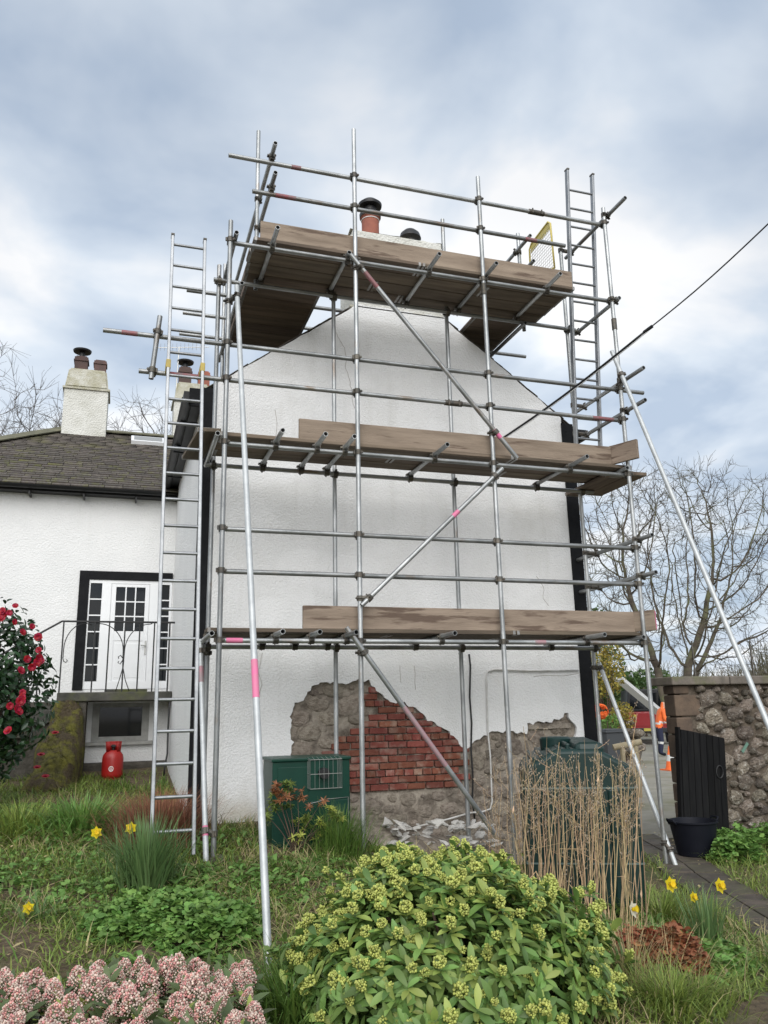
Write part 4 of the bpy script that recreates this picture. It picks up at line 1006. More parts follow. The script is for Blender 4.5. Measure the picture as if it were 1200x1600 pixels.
# wheelie bin
b0 = far(953, 1165, 19); bnx, bny = b0.x, b0.y
bn = thing('wheelie_bin', 'dark grey wheelie bin beyond the gateway', 'bin', (bnx, bny, .03))
M_bin = pm('bin_grey', (.055, .06, .066), None, rough=.5)
b = MB(); b.add([(bnx-.20, bny-.22, .06), (bnx+.20, bny-.22, .06), (bnx+.20, bny+.22, .06), (bnx-.20, bny+.22, .06), (bnx-.25, bny-.28, 1.0), (bnx+.25, bny-.28, 1.0), (bnx+.25, bny+.28, 1.0), (bnx-.25, bny+.28, 1.0)], [(0, 3, 2, 1), (4, 5, 6, 7), (0, 1, 5, 4), (1, 2, 6, 5), (2, 3, 7, 6), (3, 0, 4, 7)])
b.build('body', M_bin, bn, bevel=.015)
MB().box((bnx-.28, bny-.31, 1.0), (bnx+.28, bny+.31, 1.05)).box((bnx-.22, bny-.25, 1.05), (bnx+.22, bny+.25, 1.08)).build('lid', M_bin, bn, bevel=.012)
for s in (-1, 1): MB().tube((bnx+s*.22, bny+.2, .1), (bnx+s*.27, bny+.2, .1), .1, n=16).build('wheel', M_rubber, bn)
# timber rail and post
M_log = pm('pale_timber', (.42, .36, .24), (.30, .25, .16), 6, .8, .4, 20)
tr_ = thing('timber_rail', 'pale round timber rail on a short post by the bin', 'rail', far(985, 1200, 14))
pa, pb = far(958, 1168, 14.5), far(1002, 1159, 14.5)
MB().tube(pa, pb, .055, n=10).build('rail', M_log, tr_, smooth=40)
for u in (972, 993):
    p = far(u, 1165, 14.5); MB().tube((p.x, p.y, 0), (p.x, p.y, p.z), .045, n=8).build('post', M_log, tr_)
# pickup truck seen from behind, turned a little
pk0 = far(1016, 1140, 33)
PK = Matrix.Translation((pk0.x, pk0.y, .02)) @ Matrix.Rotation(math.radians(-30), 4, 'Z') @ Matrix.Diagonal((1.0, 1.1, 1.2, 1))
pk = thing('pickup_truck', 'red pickup truck with dark canopy parked beyond the gateway', 'pickup truck', (pk0.x, pk0.y, .03))
M_car = pm('red_car_paint', (.30, .016, .02), None, rough=.3, coat=.5); M_dk = pm('dark_trim', (.013, .014, .016), None, rough=.5)
MB().prism([(-.90, .52), (.90, .52), (.93, .70), (.92, 1.10), (-.92, 1.10), (-.93, .70)], 0, 3.2, PK).build('body', M_car, pk, bevel=.04)
MB().prism([(-.90, .45), (.90, .45), (.92, .9), (.90, 1.08), (-.90, 1.08), (-.92, .9)], 3.2, 5.1, PK).build('bonnet', M_car, pk, bevel=.08)
MB().prism([(-.88, 1.10), (.88, 1.10), (.74, 1.85), (-.74, 1.85)], .05, 3.5, PK).build('canopy', M_dk, pk, bevel=.05)
MB().prism([(-.74, 1.2), (.74, 1.2), (.64, 1.72), (-.64, 1.72)], .03, .055, PK).build('rear_window', M_glass, pk)
MB().box((-.80, -.015, .62), (.80, .0, 1.04), PK).build('tailgate', M_car, pk, bevel=.012)
MB().box((-.92, -.14, .40), (.92, .05, .56), PK).build('bumper', M_dk, pk, bevel=.03)
MB().box((-.26, -.15, .46), (.26, -.142, .55), PK).build('number_plate', pm('plate', (.55, .45, .08), None), pk)
for s in (-1, 1):
    MB().box((s*.86-.05, -.02, .72), (s*.86+.05, .02, 1.02), PK).build('tail_light', M_gas, pk)
    for y in (.75, 4.1):
        wh = MB().tube(PK @ Vector((s*.70, y, .36)), PK @ Vector((s*.93, y, .36)), .36, n=24).build('wheel', M_rubber, pk, smooth=40)
        MB().tube(PK @ Vector((s*.90, y, .36)), PK @ Vector((s*.94, y, .36)), .20, n=16).build('rim', M_vent, wh, smooth=40)
# pale boards sticking out of the truck
lb_ = MB(); q0, q1 = far(966, 1060, 31), far(1034, 1116, 31.5)
B_ = basis(q1-q0, (0, 0, 1)); Mb = Matrix.Translation(q0) @ B_.to_4x4(); hl = (q1-q0).length
for k in range(4): lb_.box((-.06, -.24+.12*k, 0), (.06, -.24+.12*k+.11, hl-.05*k), Mb)
tag(lb_.build('white_boards', M_white), 'bundle of long white boards slanting out of the red pickup', 'boards')
# traffic cone and person in orange
M_or = pm('hi_vis_orange', (.85, .17, .03), (.75, .14, .03), 6, .7); M_navy = pm('navy_cloth', (.018, .022, .05), None, rough=.9); M_skin = pm('skin', (.50, .30, .22), None, rough=.6); M_refl = pm('reflective_band', (.6, .6, .58), None, rough=.4)
c0 = far(1049, 1197, 20); cn = thing('traffic_cone', 'orange traffic cone at the edge of the gateway', 'cone', (c0.x, c0.y, .03))
MB().lathe([(.15, .06), (.135, .10), (.03, .60), (.025, .61)], (c0.x, c0.y, 0), 18).build('cone', M_or, cn, smooth=40); MB().box((c0.x-.2, c0.y-.2, .03), (c0.x+.2, c0.y+.2, .06)).build('base', M_or, cn); MB().lathe([(.104, .25), (.075, .40)], (c0.x, c0.y, 0), 18).build('band', M_refl, cn)
def person(root, base, rot, pose):
    J, E_, Rr = pose; me = bpy.data.meshes.new('body'); Mx = Matrix.Translation(base) @ Matrix.Rotation(rot, 4, 'Z')
    me.from_pydata([tuple(Mx @ Vector(p)) for p in J], E_, []); o = put(bpy.data.objects.new('body', me), root)
    s = o.modifiers.new('skin', 'SKIN'); s.use_smooth_shade = True
    for i, r_ in enumerate(Rr):
        k = me.skin_vertices[0].data[i]; k.radius = r_; k.use_root = i == 0
    o.modifiers.new('sub', 'SUBSURF').levels = 2; o.modifiers['sub'].render_levels = 2
    d_ = bpy.context.evaluated_depsgraph_get(); nm = bpy.data.meshes.new_from_object(o.evaluated_get(d_)); o.modifiers.clear(); o.data = nm
    for m_ in (M_or, M_navy, M_skin, M_refl, M_rubber): nm.materials.append(m_)
    inv = Mx.inverted()
    for p in nm.polygons:
        c = inv @ p.center; p.use_smooth = True
        if c.z < .10: mi = 4
        elif abs(c.z-.42) < .035: mi = 3
        elif c.z < .88: mi = 1
        elif c.z > 1.47 and c.y < -.17: mi = 2
        elif abs(c.z-1.02) < .03: mi = 3
        else: mi = 0
        p.material_index = mi
    return o
ps0 = far(1034, 1176, 25.5); pr_ = thing('person', 'person in orange hi-vis hooded jacket and navy trousers bending forward', 'person', (ps0.x, ps0.y, .03))
J = [(0, .02, .92), (0, -.02, 1.12), (0, -.10, 1.34), (0, -.15, 1.45), (0, -.20, 1.55), (0, -.24, 1.66), (.10, .02, .86), (.12, -.03, .48), (.12, .03, .09), (.12, -.13, .05), (-.10, .02, .86), (-.13, .0, .48), (-.13, .06, .09), (-.13, -.10, .05), (.19, -.13, 1.40), (.25, -.13, 1.12), (.22, -.33, .98), (.21, -.42, .95), (-.19, -.13, 1.40), (-.25, -.13, 1.12), (-.22, -.33, .98), (-.21, -.42, .95)]
E_ = [(0, 1), (1, 2), (2, 3), (3, 4), (4, 5), (0, 6), (6, 7), (7, 8), (8, 9), (0, 10), (10, 11), (11, 12), (12, 13), (2, 14), (14, 15), (15, 16), (16, 17), (2, 18), (18, 19), (19, 20), (20, 21)]
Rr = [(.16, .12), (.17, .12), (.18, .12), (.08, .07), (.09, .10), (.095, .11), (.10, .10), (.075, .075), (.06, .06), (.05, .05), (.10, .10), (.075, .075), (.06, .06), (.05, .05), (.075, .075), (.06, .06), (.045, .045), (.035, .03), (.075, .075), (.06, .06), (.045, .045), (.035, .03)]
person(pr_, (ps0.x, ps0.y, .03), math.radians(70), (J, E_, Rr))
# ------------------------------------------------------------------ plant materials
G_grass = leafm('grass_blade', (.21, .28, .06), .5, .35, .55)
G_dark = leafm('grass_dark', (.115, .20, .04), .45, .35, .5)
G_dry = leafm('dry_grass', (.46, .38, .20), .4, .3, .7)
G_straw = leafm('dead_stalk', (.50, .36, .21), .5, .15, .8)
G_seed = leafm('seed_head', (.42, .35, .27), .3, .3, .85)
G_daf = leafm('daffodil_leaf', (.14, .23, .085), .3, .3, .45)
G_yellow = leafm('daffodil_petal', (.85, .68, .02), .1, .4, .6)
G_cream = leafm('white_petal', (.78, .76, .62), .08, .4, .6)
G_trump = leafm('daffodil_trumpet', (.85, .58, .01), .1, .3, .6)
G_ger = leafm('cranesbill_leaf', (.165, .30, .07), .42, .35, .55)
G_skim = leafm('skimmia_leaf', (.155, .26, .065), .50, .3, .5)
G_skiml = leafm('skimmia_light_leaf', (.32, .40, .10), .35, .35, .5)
G_budy = leafm('skimmia_bud', (.50, .54, .14), .28, .25, .6)
G_budp = leafm('pink_bud', (.68, .34, .31), .45, .25, .65)
G_budw = leafm('pale_bud', (.76, .62, .53), .3, .3, .65)
G_pleaf = leafm('pink_skimmia_leaf', (.11, .155, .06), .4, .3, .4)
G_twig = pm('brown_twig', (.10, .065, .045), (.06, .04, .03), 20, .9, rnd=.3, isl=True)
G_rtwig = leafm('rust_twig', (.24, .105, .06), .4, .1, .85)
G_fern = leafm('rust_fern', (.30, .115, .055), .4, .25, .8)
G_cam = leafm('camellia_leaf', (.022, .058, .020), .5, .15, .28)
G_camf = leafm('camellia_petal', (.40, .008, .032), .3, .3, .5)
G_pie = leafm('pieris_leaf', (.15, .20, .045), .4, .35, .4)
G_piey = leafm('pieris_new_leaf', (.50, .54, .13), .25, .4, .45)
G_pier = leafm('pieris_red_leaf', (.30, .13, .06), .3, .35, .45)
G_moss = leafm('moss_tuft', (.15, .155, .03), .45, .3, .9)
G_hedge = leafm('hedge_leaf', (.08, .14, .04), .5, .3, .5)
G_gorse = leafm('yellow_twig_leaf', (.32, .26, .05), .5, .3, .6)
M_bark = pm('bark', (.115, .095, .07), (.06, .05, .038), 4, .95, .8, 14, c3=(.14, .15, .07), scale3=1.5)
M_barkd = pm('dark_bark', (.115, .098, .085), (.065, .055, .048), 4, .95, .4, 14)

# ------------------------------------------------------------------ leaf shapes
def strip_leaf(name, mat, L, W, shape, bend=0., fold=.15, n=4):
    """leaf along +y, face up (+z); shape: width factor 0..1 along the length"""
    V, Fc = [], []
    for i in range(n+1):
        t = i/n; wd = W*shape(t)/2; ang = bend*t; y = L*t*(math.cos(ang*.6)); z = -L*t*math.sin(ang*.6)
        V += [(-wd, y, z+wd*fold), (0, y, z), (wd, y, z+wd*fold)]
    for i in range(n):
        a = i*3; Fc += [(a, a+1, a+4, a+3), (a+1, a+2, a+5, a+4)]
    me = bpy.data.meshes.new(name); me.from_pydata(V, [], Fc); me.materials.append(mat); shade(me, True); return me
ell = lambda t: max(.04, math.sin(math.pi*min(1, t*.93+.05))**.8)
obo = lambda t: max(.05, math.sin(math.pi*min(1, (t**1.25)*.9+.06))**.75)
lance = lambda t: max(.03, (math.sin(math.pi*t**.75))**.9)
def beads(name, mat, n, prof, r, sub=1, jit=.3):
    """flower head: small buds over a cone"""
    b0_ = bmesh.new(); bmesh.ops.create_icosphere(b0_, subdivisions=sub, radius=1); V0 = np.array([v.co[:] for v in b0_.verts]); F0 = np.array([[v.index for v in f.verts] for f in b0_.faces]); b0_.free()
    Vs, Fs = [], []
    for k in range(n):
        t = (k+.5)/n; a = k*2.399963; rad, z = prof(t); s = r*random.uniform(1-jit, 1+jit)
        c = np.array([rad*math.cos(a), rad*math.sin(a), z])+RNG.normal(0, r*.5, 3); Vs.append(V0*s+c); Fs.append(F0+k*len(V0))
    return np_mesh(name, np.concatenate(Vs), np.concatenate(Fs), mat, True)

def blades(name, P, H, Wd, lean, az, mat, parent=None, curve=.9, seg=3):
    """P: Nx3 roots; each blade a curved tapering strip"""
    n = len(P); t = np.linspace(0, 1, seg+1)[None, :]
    d = np.stack([np.cos(az), np.sin(az)], -1); s = np.stack([-np.sin(az), np.cos(az)], -1)
    out_ = (lean[:, None]*t+curve*lean[:, None]*t**2)*H[:, None]*.6
    zz = H[:, None]*t*np.sqrt(np.clip(1-(lean[:, None]*t)**2*.55, .1, 1))
    w_ = Wd[:, None]*(1-t**1.6)*.5+.0004
    C = np.empty((n, seg+1, 3)); C[..., 0] = P[:, None, 0]+d[:, None, 0]*out_; C[..., 1] = P[:, None, 1]+d[:, None, 1]*out_; C[..., 2] = P[:, None, 2]+zz
    S = np.zeros_like(C); S[..., 0] = s[:, None, 0]*w_; S[..., 1] = s[:, None, 1]*w_
    V = np.stack([C-S, C+S], 2).reshape(-1, 3)
    base = (np.arange(n)*(seg+1)*2)[:, None, None]; k = (np.arange(seg)*2)[None, :, None]; q = np.array([0, 1, 3, 2])[None, None, :]
    Fq = (base+k+q).reshape(-1, 4)
    return put(bpy.data.objects.new(name, np_mesh(name, V, Fq, mat, True)), parent)
def gza(x, y): return gz(x, y)-.012
def footpath(x, y):
    return np.abs((x-2.75)-(y-3.0)*.62+.0) < .0      # placeholder, real mask below
PP = np.array(PATH)
def pathdist(x, y):
    d = np.full(np.shape(x), 99.)
    for a, b in zip(PP[:-1], PP[1:]):
        ab = b-a; t = np.clip(((x-a[0])*ab[0]+(y-a[1])*ab[1])/(ab@ab), 0, 1); d = np.minimum(d, np.hypot(x-a[0]-t*ab[0], y-a[1]-t*ab[1]))
    return d
def nzf(x, y, s, o=0): return np.array([noise.noise(Vector((a*s, b*s, o))) for a, b in zip(x, y)])
def field(n, x0, x1, y0, y1, dens):
    x, y = RNG.uniform(x0, x1, n), RNG.uniform(y0, y1, n); k = dens(x, y) > RNG.uniform(0, 1, n); return x[k], y[k]
def blocked(x, y):
    b0_ = (y < 3.66+(x-2.7)*.56) & (x > 2.55)
    b = b0_ | ((y > 8.72) & (x > .72) & (x < 5.6))
    b |= (x > 1.39) & (x < 2.18) & (y > 7.66)
    b |= (x > 2.3) & (y > 7.95) & (x < 4.3)
    return b
# rough lawn: short green, dark green and dry blades, thinner over bare soil
def dens_g(x, y):
    d = np.where((pathdist(x, y) < .24+.10*nzf(x, y, 3)) | blocked(x, y), 0, 1.)
    soil = sstep(-.05, .25, nzf(x, y, .9, 4)+.9*np.exp(-((x+.5)**2/.10+(y-5.75)**2/.22))-.1)
    return d*(1-.85*soil)
def grass(name, label, n, area, dens, h, wd, ln, mat, seg=3):
    x, y = field(n, *area, dens); m_ = len(x)
    H = RNG.uniform(h[0], h[1], m_)*(1+.5*nzf(x, y, 1.6, 2)); az = RNG.uniform(0, 6.283, m_)
    o = blades(name, np.stack([x, y, gza(x, y)], -1), H, RNG.uniform(wd[0], wd[1], m_), RNG.uniform(ln[0], ln[1], m_), az, mat, seg=seg)
    return tag(o, label, 'grass', kind='stuff')
grass('grass', 'rough green lawn grass across the garden bank', 80000, (-3.0, 4.6, 3.6, 12.0), dens_g, (.035, .11), (.006, .014), (.4, 1.6), G_grass)
grass('grass', 'darker taller grass blades mixed through the lawn', 20000, (-3.0, 4.4, 3.6, 11.5), lambda x, y: dens_g(x, y)*sstep(-.2, .4, nzf(x, y, 1.2, 9)), (.08, .20), (.006, .012), (.4, 1.3), G_dark)
grass('dry_grass', 'dry straw coloured grass lying in the rough lawn', 30000, (-2.5, 4.4, 3.6, 10.5), lambda x, y: np.where((pathdist(x, y) < .22) | blocked(x, y), 0, .12+.75*sstep(.05, .45, nzf(x, y, 1.1, 17))+.6*np.exp(-((x-1.35)**2/.12+(y-5.9)**2/.8))), (.06, .22), (.003, .007), (.6, 1.8), G_dry)
grass('grass', 'cut grass and weeds right of the flagged path', 16000, (3.8, 8.5, 3.6, 8.25), lambda x, y: np.where((pathdist(x, y) < .24) | (x-4.6 < (y-6)*.35), 0, .75), (.05, .16), (.004, .009), (.4, 1.4), G_grass)

# ------------------------------------------------------------------ generic bits
def tuft(name, label, cat, u, v, n, spread, h, wd, ln, mat, base=None, group=None, az=None, curve=.9, seg=4, part='leaves'):
    b = base if base is not None else atg(u, v); root = thing(name, label, cat, b, group)
    a = RNG.uniform(0, 6.283, n); r_ = np.abs(RNG.normal(0, spread, n)); x, y = b.x+r_*np.cos(a), b.y+r_*np.sin(a)
    az_ = a+RNG.normal(0, .6, n) if az is None else az
    blades(part, np.stack([x, y, gza(x, y)], -1), RNG.uniform(h[0], h[1], n), RNG.uniform(wd[0], wd[1], n), RNG.uniform(ln[0], ln[1], n), az_, mat, root, curve, seg)
    return root, b
def flower_meshes(pet, tr):
    mb = MB()
    for k in range(6):
        a = k*math.pi/3; Mx = Matrix.Rotation(a, 4, 'Y'); wv = .016
        mb.add([Mx @ Vector(p) for p in ((0, 0, .006), (-wv, -.004, .022), (0, -.010, .042), (wv, -.004, .022))], [(0, 1, 2, 3)])
    p_ = mb.mesh('petals'); p_.materials.append(pet)
    t_ = MB(); t_.lathe([(.008, 0), (.010, .012), (.013, .022), (.018, .028), (.011, .024)], (0, 0, 0), 12, Matrix.Rotation(math.pi/2, 4, 'X')); tm = t_.mesh('trumpet', True); tm.materials.append(tr)
    return p_, tm
FY, FW = flower_meshes(G_yellow, G_trump), flower_meshes(G_cream, G_yellow)
def daffodil(parent, head, foot, fm, face=0., scale=1.0):
    head, foot = Vector(head), Vector(foot); m_ = foot.lerp(head, .75)+Vector((0, .015, .02))
    MB().path([foot, foot.lerp(m_, .6), m_, head+Vector((0, .012, .012)), head], [.004, .0035, .003, .003, .003], 5).build('stem', G_daf, parent, smooth=True)
    Mx = xf(head, face, scale, -.2)
    inst('petals', fm[0], Mx, parent); inst('trumpet', fm[1], Mx, parent)

# ------------------------------------------------------------------ daffodil clumps
rt_, b = tuft('daffodil_clump', 'large clump of daffodil leaves with yellow flowers on the left bank', 'daffodils', 226, 1394, 420, .09, (.36, .62), (.010, .018), (.05, .95), G_daf, curve=.35)
y_ = b.y-.05
for (u, v), dy in (((150, 1301), .35), ((205, 1294), .25)): h_ = at(u, v, Y=b.y+dy); daffodil(rt_, h_, (h_.x+.06, h_.y+.02, gzn(h_.x, h_.y)), FY, random.uniform(-.6, .3), 1.15)
rt_, b = tuft('daffodil_clump', 'small leaf tuft with one low yellow daffodil at the left edge', 'daffodils', 60, 1436, 40, .08, (.12, .22), (.008, .013), (.5, 1.3), G_daf)
h_ = at(44, 1419, Y=b.y-.03); daffodil(rt_, h_, (b.x, b.y, b.z), FY, .3, 1.0)
rt_, b = tuft('daffodil_clump', 'daffodil clump with yellow flowers beside the flagged path', 'daffodils', 1108, 1482, 110, .06, (.24, .42), (.009, .015), (.1, .6), G_daf, curve=.5)
for (u, v) in ((1047, 1382), (1124, 1384), (1083, 1402)): h_ = at(u, v, Y=b.y+.02); daffodil(rt_, h_, (b.x+.3*(h_.x-b.x), b.y, b.z), FY, random.uniform(-.5, .4), 1.25 if u != 1083 else .9)
rt_, b = tuft('daffodil_clump', 'single white daffodil among the dead stalks', 'daffodils', 992, 1500, 14, .04, (.14, .26), (.008, .012), (.1, .6), G_daf)
h_ = at(988, 1421, Y=b.y); daffodil(rt_, h_, (b.x, b.y, b.z), FW, .5, 1.25)
tuft('bluebell_clump', 'bright green strap leaf clump below the mossy bank', 'plant', 128, 1302, 420, .16, (.24, .42), (.018, .03), (.3, 1.3), G_ger)
tuft('grass_tuft', 'dark grassy tuft at the foot of the green cabinet', 'grass', 530, 1338, 520, .13, (.26, .48), (.004, .008), (.1, .8), G_dark)
tuft('grass_tuft', 'broad leaved grass tuft at the foot of the long raker tube', 'grass', 455, 1590, 480, .17, (.16, .36), (.008, .016), (.3, 1.2), G_dark)
tuft('grass_tuft', 'long grass tuft at the left edge below the camellia', 'grass', 30, 1300, 620, .34, (.16, .36), (.009, .016), (.4, 1.2), G_grass)
tuft('grass_tuft', 'grassy tuft beside the oil tank and path', 'grass', 1035, 1440, 700, .20, (.14, .30), (.005, .009), (.4, 1.3), G_grass)
tuft('grass_tuft', 'grassy tuft in the bottom right verge', 'grass', 1050, 1570, 600, .18, (.10, .24), (.005, .009), (.4, 1.3), G_grass)
tuft('rust_shrub', 'reddish brown twiggy shrub at the foot of the left ladder', 'shrub', 250, 1318, 1900, .20, (.24, .52), (.005, .010), (.05, 1.1), G_rtwig, part='twigs')

# ------------------------------------------------------------------ low leafy cover
def lobed(name, mat, r, k=5):
    V, Fc = [(0, 0, 0)], []; n = k*4
    for i in range(n+1):
        a = math.radians(25)+math.radians(310)*i/n; rr_ = r*(.72+.28*abs(math.sin(i/n*math.pi*k))); V.append((rr_*math.sin(a), -rr_*math.cos(a), .18*rr_*math.sin(a*3)))
    for i in range(n): Fc.append((0, i+1, i+2))
    me = bpy.data.meshes.new(name); me.from_pydata(V, [], Fc); me.materials.append(mat); shade(me, True); return me
GL = [lobed('leaf', G_ger, .032), lobed('leaf', G_ger, .024, 3), lobed('leaf', G_ger, .04)]
def cover(name, label, n, pts, h, protos=GL, sc_=(.7, 1.3)):
    items = []
    for _ in range(n):
        cx, cy, rx, ry = random.choice(pts); a, r_ = random.uniform(0, 6.283), math.sqrt(random.random())
        x, y = cx+rx*r_*math.cos(a), cy+ry*r_*math.sin(a)
        z = gzn(x, y)+h*(1-r_**3)*random.uniform(.35, 1.1)*(1+.5*noise.noise(Vector((x*5, y*5, 0))))
        items.append((random.randrange(len(protos)), xf((x, y, z), random.uniform(0, 6.28), random.uniform(*sc_), random.uniform(-.7, .5), random.uniform(-.5, .5))))
    o = joined(name, protos, items); return tag(o, label, 'ground cover', kind='stuff')
g1, g2 = atg(200, 1455), atg(370, 1460)
cover('cranesbill', 'mat of small lobed green leaves left of the raker foot', 3600, [(g1.x+.1, g1.y+.1, .42, .38), (g2.x-.18, g2.y+.1, .40, .36), ((g1.x+g2.x)/2, g1.y+.15, .4, .34)], .15)
g3 = atg(1110, 1500); cover('cranesbill', 'patch of lobed green leaves around the right hand daffodils', 1100, [(g3.x, g3.y, .28, .28), (g3.x-.15, g3.y+.25, .2, .2)], .10)
g4 = atg(1165, 1350); cover('leafy_weeds', 'dark leafy weeds at the foot of the stone wall', 1800, [(6.35, 7.95, .35, .26), (6.9, 7.9, .5, .3), (6.2, 7.4, .3, .25)], .24)
cover('leafy_weeds', 'low weeds scattered over the left bank', 5200, [(-.6, 7.4, .8, .9), (.2, 8.6, .7, .8), (.1, 6.6, .6, .6), (-.9, 9.5, .6, .8), (.9, 6.6, .6, .7), (1.6, 6.6, .7, .8), (3.4, 5.0, .5, .7), (2.8, 7.0, .8, .6)], .07, sc_=(.4, 1.0))
BR = [strip_leaf('leaf', G_ger, .13, .034, lance, .9, .25), strip_leaf('leaf', G_dark, .10, .028, lance, .6, .2)]
for k_, (lbl_, m_) in enumerate((('broad bright green weed leaves over the left bank', 0), ('broad dark green weed leaves over the left bank', 1))):
    cover('leafy_weeds', lbl_, 900, [(-.9, 7.0, .5, .5), (-.3, 8.4, .4, .4), (.9, 8.0, .5, .4), (.6, 6.9, .3, .3), (1.3, 6.9, .5, .4), (-.7, 8.9, .5, .5), (3.7, 5.6, .3, .5), (3.3, 4.6, .3, .3), (.3, 5.2, .5, .2)], .10, [BR[m_]], (.6, 1.3))
DL = [lobed('leaf', G_fern, .034, 3), lobed('leaf', G_fern, .026, 5)]
f1 = atg(1040, 1520); cover('dead_fern', 'heap of rust brown dead fern below the stalks', 1300, [(f1.x-.05, f1.y+.12, .24, .2), (f1.x+.12, f1.y, .16, .16)], .22, DL)

# litter: dead leaves and cut stems lying on the bank
LT = [strip_leaf('litter', G_dry, .06, .016, lance, .3, .1, 2), strip_leaf('litter', G_dry, .12, .006, lance, .4, .1, 3), strip_leaf('litter', G_dry, .035, .022, ell, .3, .2, 2)]
its = []
while len(its) < 2600:
    x, y = random.uniform(-2.2, 6.6), random.uniform(4.2, 9.6)
    if blocked(np.array([x]), np.array([y]))[0] or (x > 3.2 and pathdist(np.array([x]), np.array([y]))[0] < .12): continue
    its.append((random.randrange(3), xf((x, y, gzn(x, y)+random.uniform(.0, .045)), random.uniform(0, 6.28), random.uniform(.6, 1.5), random.uniform(-.4, .4), random.uniform(-.5, .5))))
tag(joined('leaf_litter', LT, its), 'straw and dead leaf litter strewn over the garden', 'litter', kind='stuff')

# ------------------------------------------------------------------ dead stalks before the tank
stk = thing('dead_stalk_clump', 'tall clump of dead straw coloured stalks with seed heads before the tank', 'stalks', atg(900, 1490))
V_, Fs_ = MB(), MB()
def stalk(u, v_top, big, yb):
    base = at(u+random.uniform(-12, 25), 1480, Y=yb); base.z = gzn(base.x, base.y)-.02
    top = at(u, v_top, Y=yb+random.uniform(-.12, .12))
    mid = base.lerp(top, .5)+Vector((random.gauss(0, .03), random.gauss(0, .03), 0))
    r_ = random.uniform(.0020, .0036)*big; top.x += random.gauss(0, .03)
    pts_ = [base]; off = Vector((0, 0, 0))
    for i in range(1, 8):
        off += Vector((random.gauss(0, .011), random.gauss(0, .011), 0)); pts_.append(base.lerp(top, i/7)+off)
    if random.random() < .16:
        j = random.randint(3, 5); dd2 = Vector((random.choice((-1, 1))*random.uniform(.4, 1), random.uniform(-.3, .3), random.uniform(-.6, .5))).normalized(); pts_ = pts_[:j+1]+[pts_[j]+dd2*.1, pts_[j]+dd2*random.uniform(.2, .4)]; top = pts_[-1]
    m_ = MB().path(pts_, [r_*(1-.7*i/len(pts_)) for i in range(len(pts_))], 5)
    if random.random() < .5:
        p = random.choice(pts_[1:-1]); d = Vector((random.uniform(-1, 1), random.uniform(-1, 1), random.uniform(-1, .2))).normalized()*random.uniform(.06, .14); sd3 = Vector((-d.y, d.x, 0)).normalized()*.006; m_.add([p-sd3*.3, p+sd3*.3, p+d*.5+sd3, p+d, p+d*.5-sd3], [(0, 1, 2, 3, 4)])
    for k in range(random.randint(3, 7)):
        t = random.uniform(.62, 1.0); p = base.lerp(top, t); d = Vector((random.uniform(-1, 1), random.uniform(-1, 1), random.uniform(.4, 1.2))).normalized()*random.uniform(.04, .13)
        m_.path([p, p+d*.6, p+d+Vector((0, 0, .01))], [.0015, .0012, .0008], 3)
        for q in range(3):
            e2 = p+d*random.uniform(.6, 1.05)+Vector([random.uniform(-.012, .012) for _ in range(3)]); Fs_.lathe([(.001, -.006), (.005, 0), (.001, .006)], e2, 4)
    m_.build('stalk', G_straw, stk)
for k in range(96):
    u = random.choice([random.gauss(845, 9), random.gauss(880, 8), random.gauss(912, 9), random.gauss(938, 10), random.gauss(972, 7), random.uniform(825, 985)])
    stalk(u+random.gauss(0, 6), random.gauss(1205, 30), random.uniform(.8, 1.6), random.uniform(5.0, 5.5))
for k in range(26): stalk(random.uniform(765, 825), random.uniform(1180, 1290), .7, random.uniform(5.5, 5.9))
Fs_.build('seed_heads', G_seed, stk)['kind'] = 'stuff'
for (u0, v0, u1, v1) in ((905, 1440, 950, 1290), (985, 1500, 1003, 1330), (1000, 1510, 1020, 1355)):
    MB().path([at(u0, v0, Y=5.1), at((u0+u1)/2, (v0+v1)/2, Y=5.08), at(u1, v1, Y=5.05)], [.005, .004, .002], 5).build('stalk', G_straw, stk)
tuft('dry_grass_tuft', 'straw coloured grass at the foot of the dead stalks', 'grass', 985, 1530, 500, .22, (.12, .34), (.003, .006), (.1, 1.0), G_dry)

